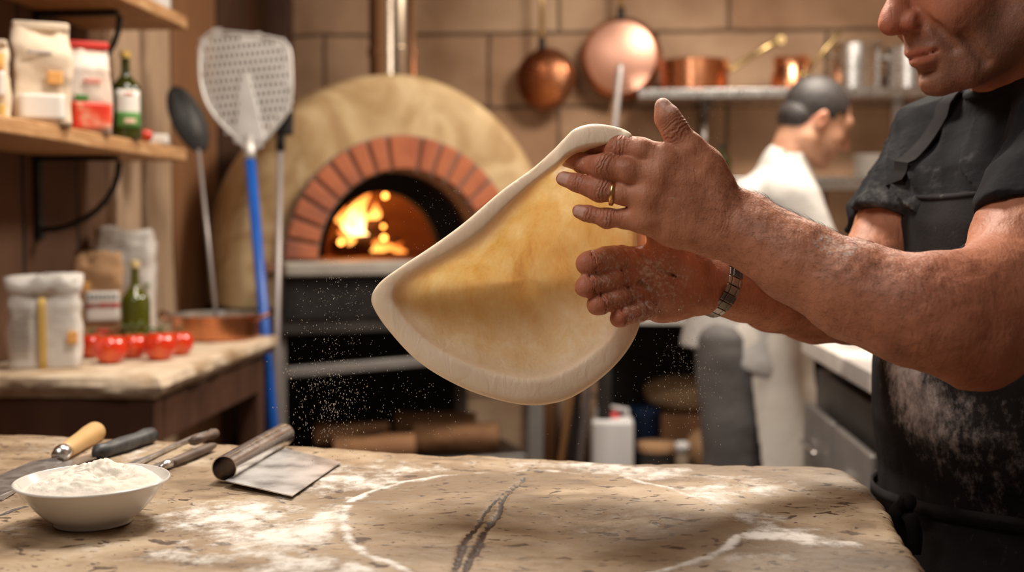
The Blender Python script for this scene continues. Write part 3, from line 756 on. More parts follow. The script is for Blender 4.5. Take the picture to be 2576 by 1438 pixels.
# dark apron panel and stand
MB().prism([OP(-.385,-.11,-.047), OP(.46,-.11,-.047), OP(.46,.0,-.047), OP(-.385,.0,-.047)], Oz*-.135).build('front_panel', M['black_metal'], ov, bev=.004)
MB().prism([OP(-.50,-.10,-.16), OP(.56,-.10,-.16), OP(.56,.80,-.16), OP(-.50,.80,-.16)], Oz*-.06).build('base_plate', M['dark_steel'], ov, bev=.005)
zt = HZ-.22*OS
def obox(m_, x, y, z0, z1, w, d): return m_.box((OP(x, y, 0)[0], OP(x, y, 0)[1], (z0+z1)/2), (w, d, z1-z0), rz=OA)
for x in (-.40, .42):
    for y in (-.05, .74):
        obox(MB(), x, y, 0.0, zt-.001, .055, .055).build('leg', M['grey_steel'], ov, bev=.004)
for z_, y_ in ((.70, -.05), (.70, .74), (.36, -.05), (.36, .74)):
    MB().prism([OP(-.37,y_-.015,(z_-HZ)/OS), OP(.39,y_-.015,(z_-HZ)/OS+(.03 if z_ > .5 else 0)), OP(.39,y_+.015,(z_-HZ)/OS+(.03 if z_ > .5 else 0)), OP(-.37,y_+.015,(z_-HZ)/OS)], Oz*.032).build('crossbar', M['grey_steel'], ov, bev=.003)
MB().prism([OP(-.42,-.06,(.350-HZ)/OS), OP(.44,-.06,(.350-HZ)/OS), OP(.44,.74,(.350-HZ)/OS), OP(-.42,.74,(.350-HZ)/OS)], Oz*.02).build('wood_shelf', M['dark_steel'], ov)
# chimney
cp = OP(.075, .40, .570); 
ch = thing('chimney_pipe', 'polished steel flue pipe rising from the oven dome', 'pipe', cp)
MB().lathe([(.088,0),(.088,.12),(.0935,.122),(.0935,.15),(.088,.152),(.088,.60),(.0935,.602),(.0935,.63),(.088,.632),(.088,ZC-cp[2]-.002)], cp, n=40).build('pipe', M['flue'], ch, smooth=True, auto=True)
MB().lathe([(.12,.0),(.12,.015),(.092,.03),(.088,.03)], cp+np.array([0,0,.008]), n=40).build('flange', M['flue'], ch, smooth=True, auto=True)
# ------------ fire
def rough_log(name, a, b, r, m, m2=None, label=None, cat=None, group=None, seed=0, parent=None, split=False):
    a = np.array(a, float); b = np.array(b, float); d = (b-a)/np.linalg.norm(b-a); n = 18; K = 8
    x = np.cross(d, [0,0,1.0]) if abs(d[2]) < .9 else np.array([1.0,0,0]); x /= np.linalg.norm(x); y = np.cross(d, x); V = []; F = []
    for i in range(K+1):
        c = a+(b-a)*i/K
        for k in range(n):
            th = 2*PI*k/n; rr = r*(1+.16*fbm(np.array([math.cos(th)*1.6+seed*3.1, math.sin(th)*1.6, i*.35]), 2))
            if split and math.sin(th) > .1: rr *= (1-.45*math.sin(th))
            V.append(c+(x*math.cos(th)+y*math.sin(th))*rr)
    for i in range(K):
        for k in range(n): F.append((i*n+k, i*n+(k+1) % n, (i+1)*n+(k+1) % n, (i+1)*n+k))
    root = thing(name, label, cat, (a+b)/2-np.array([0,0,r]), group) if label else parent
    nm = 'bark' if label else name
    root_ = MB().add(V, F).build(nm, m, root, smooth=True)
    MB().add(V[:n], [tuple(range(n-1, -1, -1))]).build('cut_end', m2 or m, root_); MB().add(V[-n:], [tuple(range(n))]).build('cut_end', m2 or m, root_)
    return root
rough_log('burning_log', OP(-0.085,.56,.05), OP(0.105,.44,.03), .034, M['char'], None, 'charred log lying lowest, across the front of the oven fire', 'log', 'logs in the oven fire', 1)
rough_log('burning_log', OP(-0.115,.42,.035), OP(0.025,.66,.04), .032, M['char'], None, 'charred log at the left of the oven fire pointing into the oven', 'log', 'logs in the oven fire', 2)
rough_log('burning_log', OP(-0.075,.60,.10), OP(0.055,.47,.105), .027, M['char'], None, 'charred log propped on top of the other logs in the oven fire', 'log', 'logs in the oven fire', 3)
def flame_mat():
    m = bpy.data.materials.new('flame'); m.use_nodes = True; nt = m.node_tree; nt.nodes.clear(); L = nt.links.new
    out = _n(nt, 'ShaderNodeOutputMaterial'); em = _n(nt, 'ShaderNodeEmission'); tr = _n(nt, 'ShaderNodeBsdfTransparent'); mx = _n(nt, 'ShaderNodeMixShader')
    at = _n(nt, 'ShaderNodeAttribute', attribute_name='fire_core'); cr = _n(nt, 'ShaderNodeValToRGB'); e = cr.color_ramp.elements
    e[0].position = 0; e[0].color = (1,.12,.01,1); e[1].position = 1; e[1].color = (1,.72,.32,1); x = e.new(.45); x.color = (1,.38,.07,1)
    L(at.outputs['Fac'], cr.inputs[0]); L(cr.outputs[0], em.inputs[0])
    ma = _n(nt, 'ShaderNodeMath', operation='MULTIPLY_ADD'); L(at.outputs['Fac'], ma.inputs[0]); ma.inputs[1].default_value = 11; ma.inputs[2].default_value = 1.5; L(ma.outputs[0], em.inputs[1])
    mr = _n(nt, 'ShaderNodeMapRange'); mr.inputs['To Min'].default_value = .15; mr.inputs['To Max'].default_value = .95; L(at.outputs['Fac'], mr.inputs[0])
    L(mr.outputs[0], mx.inputs[0]); L(tr.outputs[0], mx.inputs[1]); L(em.outputs[0], mx.inputs[2]); L(mx.outputs[0], out.inputs[0]); return m
fm = flame_mat()
def flame(base, h, r, lean, seed, parent, hot=1.0):
    V = []; F = []; H = []; K, n = 14, 14
    for i in range(K+1):
        t = i/K; rr = r*(math.sin(PI*min(1, (t*.9+.18)))**.8)*(1-t)**.35+.0008
        c = base+Oz*h*t+Or*(lean*t*t+.014*math.sin(t*7+seed))-On*(.01*math.sin(t*5+seed*2))
        for k in range(n):
            th = 2*PI*k/n; q = rr*(1+.35*vnoise(np.array([math.cos(th)*1.5+seed, math.sin(th)*1.5, t*4.])))
            V.append(c+Or*q*math.cos(th)-On*q*math.sin(th)*.7); H.append(hot*max(0, 1-t*.85)*(.75+.25*vnoise(np.array([t*6, seed, th]))))
    for i in range(K):
        for k in range(n): F.append((i*n+k, i*n+(k+1) % n, (i+1)*n+(k+1) % n, (i+1)*n+k))
    return mesh_obj('flame_tongue', V, F, fm, parent, True, {'fire_core': H})
fr = thing('fire', 'bright yellow flames rising from the logs at the left inside the oven', 'fire', OP(-0.025,.52,.0))
flame(OP(-0.035,.52,.06), .20, .048, .065, 1, fr, 1.0); flame(OP(-0.045,.50,.07), .12, .034, .02, 2.3, fr, .95); flame(OP(0.015,.56,.08), .13, .030, .06, 4.1, fr, .9)
flame(OP(-0.085,.44,.03), .075, .026, -.01, 5.2, fr, .7); flame(OP(0.025,.40,.015), .06, .040, .03, 6.0, fr, .5); flame(OP(0.085,.40,.01), .045, .030, .01, 7.7, fr, .4); flame(OP(-0.065,.55,.10), .10, .022, -.02, 9.1, fr, .6)
for k, (x, y, z, r) in enumerate([(0.050,.42,0.207,.010),(-0.115,.38,0.048,.010),(0.035,.38,0.062,.0105),(0.050,.45,0.101,.007)]):
    o = MB(); o.lathe([(r*math.sin(PI*i/8), -r*math.cos(PI*i/8)) for i in range(9)], OP(x,y,z), n=12).build('spark', M['ember'], fr, smooth=True)
MB().prism([OP(-.37,.72,-.23), OP(.39,.72,-.23), OP(.39,.73,-.23), OP(-.37,.73,-.23)], Oz*-.50).build('under_oven_shade', M['black_metal'], ov)  # black sheet added behind the logs to darken the space under the oven
# firewood under the oven
fw = [(-.20,.10,.402,.05,.05,.402,.045),(.08,.16,.412,.34,.06,.412,.052),(-.22,.32,.408,.02,.26,.408,.045),(.08,.40,.412,.34,.30,.412,.050)]
pos = ['front left of the four','front right of the four','rear left of the four','rear right of the four','on top of the stack at the left','on top of the stack at the right']
for i, (x0, y0, z0, x1, y1, z1, r) in enumerate(fw):
    rough_log('firewood_log', OP(x0,y0,(z0-HZ+.02)/OS), OP(x1,y1,(z1-HZ+.02)/OS), r, M['log'], M['log_end'], 'split firewood log under the oven, '+pos[i], 'firewood', 'firewood stacked under the oven', 10+i)
# ================================================================ PEELS AND POLES
# perforated pizza peel
def peel():
    d = 3.45
    top = lambda x, y, dd=3.55: U(x, y, dd)
    P0 = top(628, 384, 3.40); P1 = U(690, 1110, 3.36)
    ax = (P0-P1); ax /= np.linalg.norm(ax)
    foot = P1-ax*(P1[2]-.012)/ax[2]
    root = thing('pizza_peel', 'large perforated aluminium pizza peel with a blue pole standing beside the oven', 'peel', foot)
    # head plane: through P0 leaning as the pole, facing the camera
    s = np.cross(ax, -FW); s /= np.linalg.norm(s)  # side
    s = -s if s@RT < 0 else s
    def hp(px, py):
        r = ray(px, py); nrm = np.cross(s, ax); t = ((P0-CAM)@nrm)/(r@nrm); return CAM+r*t
    out = [(628,384),(600,352),(560,315),(525,270),(508,225),(502,180),(503,130),(512,98),(532,82),(560,80),(640,88),(690,96),(715,105),(729,130),(733,180),(733,235),(722,280),(690,325),(655,362)]
    oc = catmull([hp(x, y) for x, y in out], 5); nrm = np.cross(s, ax); nrm /= np.linalg.norm(nrm)
    if nrm@FW > 0: nrm = -nrm
    c = oc.mean(0)
    o2 = [np.array([(p-c)@s, (p-c)@ax]) for p in oc]; poly = np.array(o2)
    # perforated plate built as a grid of cells with slots
    cell = .0155; V = []; F = []; xs = np.arange(poly[:, 0].min(), poly[:, 0].max()+cell, cell); ys = np.arange(poly[:, 1].min(), poly[:, 1].max()+cell*1.6, cell*1.6)
    m_ = MB(); hw, hh = .0050, .0082
    for j, y in enumerate(ys):
        for i, x in enumerate(xs):
            xx = x+(cell/2 if j % 2 else 0); P = np.array([[xx, y]])
            if not pip(P, poly)[0]: continue
            dd = seg_dist(P, np.vstack([poly, poly[:1]]))[0]
            solid = dd < .014 or (abs(xx-(.0)) < .012+.16*max(0, (.02-y)) and y < .02)
            a, b = cell/2, cell*.8
            o4 = [(-a,-b),(a,-b),(a,b),(-a,b)]; 
            if solid: m_.add([c+s*(xx+u)+ax*(y+v) for u, v in o4], [(0,1,2,3)])
            else:
                i8 = [(hw*math.cos(PI/4*k+PI/8), hh*math.sin(PI/4*k+PI/8)) for k in range(8)]
                Vv = [c+s*(xx+u)+ax*(y+v) for u, v in o4+i8]
                # corners 0..3 (bl,br,tr,tl); inner 4..11 starting at angle 22.5
                Ff = [(1,2,4,11),(2,5,4),(2,3,6,5),(3,7,6),(3,0,8,7),(0,9,8),(0,1,10,9),(1,11,10)]
                m_.add(Vv, Ff)
    o = m_.build('perforated_plate', M['alu'], root); sm = o.modifiers.new('s', 'SOLIDIFY'); sm.thickness = .0015; sm.offset = 0
    MB().tube(list(oc)+[oc[0]], .0055, n=10, cap=False).build('rim', M['alu'], root, smooth=True)
    # central rib
    MB().prism([c+s*u+ax*v+nrm*.002 for u, v in [(-.045, poly[:,1].min()+.03), (.045, poly[:,1].min()+.03), (.012, .025), (0,.035), (-.012,.025)]], nrm*.003).build('stiffening_rib', M['alu'], root, bev=.002)
    MB().tube([P0-ax*.02, P0+ax*.0, P0+ax*.055], [.017,.017,.013], n=16).build('socket', M['alu'], root, smooth=True)
    MB().tube([P0-ax*.01, foot+ax*.0], [.0155, .0155], n=20).build('pole', M['blue'], root, smooth=True)
peel()
def brush():
    a = U(706, 330, 3.46); b = U(692, 1100, 3.44); ax = (a-b)/np.linalg.norm(a-b); foot = b-ax*(b[2]-.012)/ax[2]
    root = thing('oven_brush', 'grey-poled oven brush with a black head standing between the peel and the oven', 'brush', foot)
    MB().tube([a, foot], .0095, n=16).build('pole', M['pole_grey'], root, smooth=True)
    c = a+ax*.03
    MB().box(c+RT*.012, (.05,.035,.085), ax=[RT, np.cross(ax, RT), ax]).build('brush_head', M['black_metal'], root, bev=.008)
    MB().tube([a-ax*.06, a+ax*.01], .014, n=14).build('socket', M['black_metal'], root, smooth=True)
brush()
# peel handles standing behind the dough
def pole_thing(name, lab, cat, a, b, r, m, flat=None):
    ax = (a-b)/np.linalg.norm(a-b); foot = b-ax*(b[2]-.012)/ax[2]
    root = thing(name, lab, cat, foot); MB().tube([foot, a-ax*.02, a], [r, r, r*.7], n=14, flat=flat).build('pole', m, root, smooth=True); return root
pole_thing('metal_pole', 'grey metal pole standing upright in front of the large hanging copper pan', 'pole', U(1561,162,3.80), U(1462,1140,3.66), .012, M['pole_grey'])
pole_thing('wooden_pole', 'brown wooden pole leaning just left of the grey metal pole', 'pole', U(1548,250,3.86), U(1415,1140,3.70), .012, mat('pole_wood', [(.50,.26,.10),(.40,.20,.08)], 8, rough=.5))
# boards standing under the oven's right side
for i, (x, w, mm, lab) in enumerate([(1330,38,'board_brown','tall brown board leaning upright right of the oven leg'),(1382,30,'board_brown','narrow brown board upright, second from the oven leg'),(1445,36,'dark_steel','grey steel strip standing upright left of the white jug')]):
    a = U(x, 905, 4.3+.05*i); ww = w/FPX*4.3
    bb = MB().box((a[0], a[1], (a[2])/2), (ww, .02, a[2]-.002)); o = bb.build('upright_board', M[mm], bev=.003); setp(o, lab, 'board')
# ================================================================ LEFT: SHELVES
def wall_shelf(ytop, yend, x1, y0, yE, z, lab):
    root = thing('wall_shelf', lab, 'shelf', ((XW+x1)/2, (y0+yE)/2, z-.035))
    V = []; K = 24
    rows = []
    for i in range(K+1):
        y = y0+(yE-y0)*i/K; w = .004*vnoise(np.array([y*6, z, 0.])); rows.append([(XW+.001, y, z-.034), (x1+w, y, z-.034+w*.4), (x1+w, y, z+w*.0), (XW+.001, y, z)])
    V = [p for r in rows for p in r]; F = []
    for i in range(K):
        for k in range(4): F.append((i*4+k, i*4+(k+1) % 4, i*4+4+(k+1) % 4, i*4+4+k))
    F += [(0,1,2,3), (K*4+3, K*4+2, K*4+1, K*4)]
    MB().add(V, F).build('board', M['shelf_wood'], root, bev=.004)
    for yb in (yE-.30, yE-1.0):
        m_ = MB(); m_.box((XW+.008, yb, z-.14), (.014,.03,.21)); m_.box(((XW+x1)/2-.03, yb, z-.042), (x1-XW-.08,.03,.012))
        pts = [(XW+.015+.20*math.sin(t*PI/2), yb, z-.22+.17*(1-math.cos(t*PI/2))) for t in np.linspace(0, 1, 9)]
        m_.tube(pts, .008, n=8); m_.build('bracket', M['black_metal'], root, bev=.001)
SX = -1.10; SZ = 1.402; SZ2 = 1.762
wall_shelf(0,0,SX,1.2,3.07,SZ,'lower pine wall shelf with flour bags and oil bottle on the left wall')
wall_shelf(0,0,SX,1.2,3.09,SZ2,'upper pine wall shelf on the left wall, cut by the top of the frame')
# bag builder
def bag(name, lab, cat, c, w, d, h, rz, m, top='fold', parts=None, group=None, crump=.012, seed=1, topmat=None):
    """c base centre; w along local x, d along local y; front is -y"""
    c = np.array(c, float); X = np.array([math.cos(rz), math.sin(rz), 0]); Y = np.array([-math.sin(rz), math.cos(rz), 0])
    root = thing(name, lab, cat, c, group)
    K, n = 26, 16*4; V = []; F = []
    def section(t):
        if top == 'fold':
            taper = 1 if t < .72 else 1-(t-.72)/.28*.92
            return w*(1+.02*math.sin(t*PI)), max(d*taper, .012)
        if top == 'roll':
            return w*(1+.05*math.sin(t*PI)-.06*(abs(t-.80) < .06)), d*(1+.04*math.sin(t*PI)-.08*(abs(t-.80) < .06))
        return w*(1+.03*math.sin(t*PI)), d*(1 if t < .8 else 1-(t-.8)*1.6)
    def sq(k):
        s_ = k/(n/4); q = int(s_) % 4; f = s_-int(s_)
        cs = [(-1,-1),(1,-1),(1,1),(-1,1)]; a = cs[q]; b = cs[(q+1) % 4]
        x, y = a[0]+(b[0]-a[0])*f, a[1]+(b[1]-a[1])*f; l = (abs(x)**8+abs(y)**8)**(1/8); return x/l, y/l
    for i in range(K+1):
        t = i/K; ww, dd = section(t)
        for k in range(n):
            x, y = sq(k); p = np.array([x*ww/2, y*dd/2, h*t])
            amp = crump*(.35+.65*min(1, max(0, (t-.1))*1.5)) if t > .02 else 0
            nz = fbm((p+seed*.7)*np.array([16, 16, 22]), 3)
            p = p*np.array([1+amp*nz*6*.12/.12*.1, 1, 1])+np.array([x*nz*amp*.6, y*nz*amp*.6, (0 if t < .9 else amp*1.0*vnoise(np.array([x*3+seed, y*2., 3.])))])
            V.append(c+X*p[0]+Y*p[1]+Oz*p[2])
    for i in range(K):
        for k in range(n): F.append((i*n+k, i*n+(k+1) % n, (i+1)*n+(k+1) % n, (i+1)*n+k))
    F.append(tuple(range(n-1, -1, -1)));
    if top != 'open': F.append(tuple(K*n+k for k in range(n)))
    bb_ = MB().add(V, F).build('bag_body', m, root, smooth=True)
    def face(u, v, side='f'):
        """u -1..1 across, v 0..1 up -> point on the face"""
        t = v; ww, dd = section(t)
        if side == 'f': p = np.array([u*ww/2, -dd/2-.0045-crump*.25, h*v])
        else: p = np.array([ww/2+.0045+crump*.25, u*dd/2, h*v])
        return c+X*p[0]+Y*p[1]+Oz*p[2]
    for nm, mm, u0, u1, v0, v1, side in (parts or []):
        nu, nv = 6, 8; P = np.array([[face(u0+(u1-u0)*i/nu, v0+(v1-v0)*j/nv, side) for i in range(nu+1)] for j in range(nv+1)])
        o = MB().grid(P).build(nm, mm, bb_, smooth=True); sm = o.modifiers.new('s', 'SOLIDIFY'); sm.thickness = .0025; sm.offset = 0
    if top == 'roll':
        P = [];
        zz = h*1.0
        V = []; F = []; pr = [(1.00,-.16),(1.07,-.13),(1.09,-.06),(1.06,.0),(.9,.035),(.55,.045),(.2,.04),(.0,.038)]
        for a, b in pr:
            for k in range(n):
                x, y = sq(k); q = fbm(np.array([x*2.2+seed, y*2.2, b*9.]), 3)
                V.append(c+X*x*a*w/2*(1+.05*q)+Y*y*a*d/2*(1+.05*q)+Oz*(h*(1+b)+.010*q))
        for i in range(len(pr)-1):
            for k in range(n): F.append((i*n+k, i*n+(k+1) % n, (i+1)*n+(k+1) % n, (i+1)*n+k))
        MB().add(V, F).build('rolled_top', topmat or m, root, smooth=True)
    if top == 'fold':
        z = h*1.0; cc = c+Oz*z
        MB().box(cc-Y*.004, (w*.98, .018, h*.09), ax=[X, Y, Oz]).build('folded_top', topmat or m, root, bev=.005)
    return root
def shelf_xy(px, py, z): p = onz(px, py, z); return p
def yx(px, Y): return ony(px, 500, Y)[0]
# lower shelf goods (all stand on SZ)
def on_shelf(px, Y): return np.array([yx(px, Y), Y, SZ+.001])
bag('flour_bag', 'cream paper flour bag with an orange seal, tallest bag on the lower shelf', 'bag', on_shelf(112, 2.33), .112, .075, .205, math.radians(28), M['cream_paper'], 'fold', [('orange_seal', M['orange_print'], .15, .68, .40, .53, 'f'), ('grey_lettering', M['grey_print'], -.5, .35, .70, .725, 'f'), ('white_panel', M['label_white'], -.8, .75, .05, .30, 'f')], 'flour bags on the lower shelf', .012, 3)
bag('pasta_bag', 'small banded bag on the lower shelf, cut off by the left frame edge', 'bag', on_shelf(-18, 2.22), .07, .06, .155, math.radians(20), M['cream_paper'], 'fold', [('white_band', M['label_white'], -.9, .9, .30, .62, 'f'), ('yellow_band', M['yellow_print'], -.9, .9, .03, .2, 'f'), ('orange_picture', M['orange_print'], .0, .9, .62, .85, 'f')], None, .008, 5)
bag('tomato_bag', 'red and white bag printed with tomatoes between the cream flour bag and the oil bottle', 'bag', on_shelf(228, 2.55), .092, .075, .200, math.radians(30), mat('white_film_bag', [(.78,.70,.62),(.72,.52,.40)], 9, rough=.4, bump=.3), 'fold',
    [('tomato_picture', mat('tomato_print', [(.75,.04,.02),(.80,.08,.03),(.85,.45,.30)], 26, rough=.4, ramp=(.35,.7)), -.9, .95, .04, .34, 'f'), ('green_picture', M['green_print'], -.7, -.1, .35, .42, 'f'), ('pink_lettering', mat('pink_print', [(.75,.25,.20)], 9), -.3, .5, .56, .60, 'f')], None, .008, 8, M['red_print'])
# oil bottles
def bottle(name, lab, c, r, h, glass, capm, label=None, neck=.32, group=None):
    root = thing(name, lab, 'bottle', c, group)
    pr = catmull([(0,.002),(r*.85,0),(r,.006),(r,h*.10),(r,h*.40),(r,h*.53),(r*.93,h*.60),(r*.62,h*.665),(r*.36,h*.72),(r*.30,h*.78),(r*.28,h*.92),(r*.30,h*.925)], 4, False)
    gb_ = MB().lathe([(max(0, a), max(0, b)) for a, b in pr], c, n=36).build('glass_body', glass, root, smooth=True)
    MB().lathe([(0,h),(r*.30,h),(r*.36,h*.99),(r*.36,h*.925),(r*.30,h*.92)], c, n=24).build('cap', capm, root, smooth=True, auto=True)
    if label:
        for nm, mm, z0, z1, a0, a1, off in label:
            P = np.array([[c+np.array([math.cos(a)*(r+off), math.sin(a)*(r+off), h*z]) for a in np.linspace(a0, a1, 16)] for z in np.linspace(z0, z1, 5)])
            o = MB().grid(P).build(nm, mm, gb_, smooth=True); sm = o.modifiers.new('s', 'SOLIDIFY'); sm.thickness = .0008; sm.offset = 0
A = math.radians
bottle('oil_bottle', 'dark olive oil bottle with gold cap and green and white label, upper left', on_shelf(322, 2.72), .036, .212, M['oil_glass'], M['gold_cap'],
       [('paper_label', M['label_white'], .22, .55, A(-105), A(-10), .0008), ('green_band', M['green_print'], .12, .30, A(-105), A(-10), .0014), ('pink_print', mat('pink_label_print', [(.80,.55,.42)], 5), .17, .22, A(-75), A(-35), .002), ('red_print', M['red_print'], .49, .515, A(-72), A(-42), .002)])
def tomato(c, r, lab, tilt=0, group=None, calyx=True, name='tomato'):
    root = thing(name, lab, 'tomato', c, group)
    pr = [(0, r*.16), (r*.30,.02*r), (r*.62,.10*r), (r*.92,.50*r), (r,.88*r), (r*.93,1.28*r), (r*.70,1.58*r), (r*.42,1.68*r), (r*.16,1.60*r), (0,1.52*r)]
    m_ = MB(); m_.lathe([(max(0, a), b) for a, b in catmull(pr, 3, False)], c, n=30)
    m_.V = [tuple(np.array(v)+np.array([(v[0]-c[0]), (v[1]-c[1]), 0])*.045*math.cos(5*math.atan2(v[1]-c[1], v[0]-c[0]))*max(0, (v[2]-c[2]-r*.9)/r)) for v in m_.V]
    m_.build('flesh', M['tomato'], root, smooth=True)
    if calyx:
        k_ = MB()
        for j in range(5):
            a = j*2*PI/5+c[0]*50; k_.tube([c+np.array([math.cos(a)*q*r, math.sin(a)*q*r, (1.6+.10*math.sin(q*3))*r]) for q in (0,.25,.5,.68)], [.0035,.004,.0028,.0006], n=6, flat=.5)
        k_.tube([c+Oz*1.55*r, c+Oz*1.9*r, c+Oz*2.1*r+RT*.2*r], [.003,.0025,.0025], n=6)
        k_.build('calyx', M['vine'], root, smooth=True)
    return root
tomato(on_shelf(369, 2.80), .0175, 'small red tomato on the lower shelf right of the oil bottle', 0, None, True)
o = MB().box(on_shelf(402, 2.93)+np.array([0,0,.014]), (.05,.04,.028), rz=.3).build('butter_packet', M['label_white'], bev=.006); setp(o, 'little pale packet at the right end of the lower shelf', 'packet')
# white tub on the upper shelf
c = np.array([yx(392, 3.0), 3.0, SZ2+.001])
tbx = thing('storage_tub', 'white tub on the upper shelf at the top edge of the frame', 'tub', c)
MB().lathe([(0,0),(.044,0),(.046,.004),(.050,.11),(.048,.11),(.043,.008),(0,.006)], c, n=36).build('tub_body', M['white_plastic'], tbx, smooth=True, auto=True)
MB().lathe([(0,.122),(.052,.122),(.054,.118),(.054,.108),(.051,.108)], c, n=36).build('lid', M['white_plastic'], tbx, smooth=True, auto=True)
# ================================================================ SIDE COUNTER
CZ = .872; CY0, CY1, CX1 = 2.35, 3.26, -.905
sc_ = thing('side_counter', 'stone-topped dark wooden side table against the left wall holding flour and tomatoes', 'table', ((XW+CX1)/2, (CY0+CY1)/2, 0))
V = []; F = []; pts = []
per = []
for t in np.linspace(0, 1, 26): per.append((XW+.002, CY1+(CY0-CY1)*t))
for t in np.linspace(0, 1, 26)[1:]: per.append((XW+(CX1-XW)*t, CY0))
for t in np.linspace(0, 1, 50)[1:]: per.append((CX1, CY0+(CY1-CY0)*t))
for t in np.linspace(0, 1, 26)[1:-1]: per.append((CX1+(XW-CX1)*t, CY1))
n = len(per); lay = []
for z, off in ((CZ,-.012),(CZ-.004,-.003),(CZ-.012,.0),(CZ-.022,.003),(CZ-.034,-.002),(CZ-.042,-.012),(CZ-.05,-.02)):
    for x, y in per:
        q = .008*fbm(np.array([x*14, y*14, z*30]), 3)
        xx = x+(off+q if x > XW+.01 and x > CX1-.01 else 0); yy = y-((off+q) if y < CY0+.001 else 0)+((off+q) if y > CY1-.001 else 0)
        V.append((xx, yy, z))
K = 7
for i in range(K-1):
    for k in range(n): F.append((i*n+k, i*n+(k+1) % n, (i+1)*n+(k+1) % n, (i+1)*n+k))
F.append(tuple(range(n))); F.append(tuple((K-1)*n+k for k in range(n-1, -1, -1)))
MB().add(V, F).build('stone_top', M['stone_top'], sc_, smooth=True, auto=True)
for x in (XW+.06, CX1-.06):
    for y in (CY0+.06, CY1-.07):
        MB().box((x, y, (CZ-.051)/2), (.06,.06,CZ-.051)).build('leg', M['dark_wood'], sc_, bev=.004)
for bx_ in (((XW+CX1)/2, CY0+.05, .03, 'x'), ((XW+CX1)/2, CY1-.05, .03, 'x')):
    MB().box((bx_[0], bx_[1], CZ-.105), (CX1-XW-.16,.025,.10)).build('rail', M['dark_wood'], sc_, bev=.003)
MB().box((CX1-.045, (CY0+CY1)/2, CZ-.105), (.025,CY1-CY0-.2,.10)).build('rail', M['dark_wood'], sc_, bev=.003)
MB().box((CX1-.06, (CY0+CY1)/2, .28), (.03,CY1-CY0-.2,.05)).build('stretcher', M['dark_wood'], sc_, bev=.003)
def oc_(px, Y): return np.array([yx(px, Y), Y, CZ+.001])
bag('flour_bag', 'large white flour bag with rolled top and ochre stripe on the side table', 'bag', oc_(106, 2.50), .150, .085, .200, math.radians(18), M['white_paper'], 'roll', [('ochre_stripe', M['yellow_print'], -.08, .12, .0, .80, 'f'), ('orange_seal', M['orange_print'], .68, .96, .28, .42, 'f')]+[('grey_print', M['grey_print'], -.82, -.25, .22+.055*i, .235+.055*i, 'f') for i in range(9)], None, .010, 11)
bag('paper_bag', 'tan bag at the far left edge of the side table, cut off by the frame', 'bag', oc_(-52, 2.62), .09, .07, .20, .3, M['kraft'], 'roll', None, None, .01, 12)
bag('kraft_bag', 'kraft paper bag with a red band and blue lettering behind the big white flour bag', 'bag', oc_(243, 2.86), .115, .065, .245, math.radians(20), M['kraft'], 'flat',
    [('white_panel', M['label_white'], -.50, .90, .30, .62, 'f'), ('red_band', M['red_print'], -.50, .90, .44, .50, 'f')]+[('blue_letter', M['blue_print'], -.35+.17*i, -.24+.17*i, .535, .59, 'f') for i in range(7)]+[('tomato_picture', M['red_print'], -.1, .85, .04, .22, 'f'), ('ochre_mark', M['orange_print'], -.6, -.3, .62, .72, 'f')], None, .012, 14)
bag('sugar_bag', 'brown printed bag with white top behind the kraft bag on the side table', 'bag', oc_(158, 3.02), .10, .07, .245, math.radians(15), M['brown_paper'], 'fold', None, None, .012, 15, M['white_paper'])
bag('flour_bag', 'tall plain white flour bag behind the green bottle on the side table', 'bag', oc_(310, 3.06), .150, .085, .305, math.radians(12), M['white_paper'], 'flat', [('yellow_mark', M['yellow_print'], .7, .95, .20, .25, 'f'), ('green_mark', M['green_print'], .80, .95, .50, .53, 'f')], None, .016, 16)
bottle('oil_bottle', 'green oil bottle with cork-coloured cap behind the tomatoes on the side table', oc_(336, 2.80), .036, .232, M['oil_glass_light'], mat('cork_cap', [(.62,.48,.24)], 5, rough=.5), None)
o = MB().box(oc_(226, 2.72)+np.array([0,0,.026]), (.042,.03,.052), rz=.3).build('yeast_box', M['cream_paper'], bev=.003); setp(o, 'little cream box between the white flour bag and the kraft bag', 'box')
toms = [(270,2.575,.0385,'tomato nearest the camera on the side table, orange-red and largest'),(224,2.68,.034,'tomato half hidden beside the white flour bag'),(328,2.68,.034,'tomato with a calyx in the middle of the front row'),(396,2.645,.039,'big shiny tomato right of centre in the tomato row'),(446,2.75,.034,'rightmost tomato, nearest the copper pan'),(296,2.79,.027,'small tomato behind the middle ones, under the green vine'),(360,2.77,.029,'dark red tomato tucked behind the two right-hand tomatoes'),(262,2.79,.016,'smallest red tomato standing by the cream box')]
for px, Y, r, lab in toms: tomato(oc_(px, Y), r, lab, 0, 'tomatoes on the side table', True)
vn = MB(); base = oc_(330, 2.70)+Oz*.060
vn.tube([base+np.array([-.05,.0,.0]), base+np.array([-.02,.01,.012]), base+np.array([.02,.0,.014]), base+np.array([.07,.01,.004])], [.003,.004,.004,.003], n=8)
for dx, dy, dz in ((-.03,.0,.02),(.0,-.01,.024),(.015,.01,.026),(.03,-.01,.02)): vn.tube([base+np.array([dx*.6,0,.01]), base+np.array([dx, dy, dz]), base+np.array([dx*1.4, dy*2.5, dz-.006])], [.003,.0026,.001], n=7)
setp(vn.build('tomato_vine', M['vine'], smooth=True), 'green tomato vine stem lying over the tomatoes', 'stem')
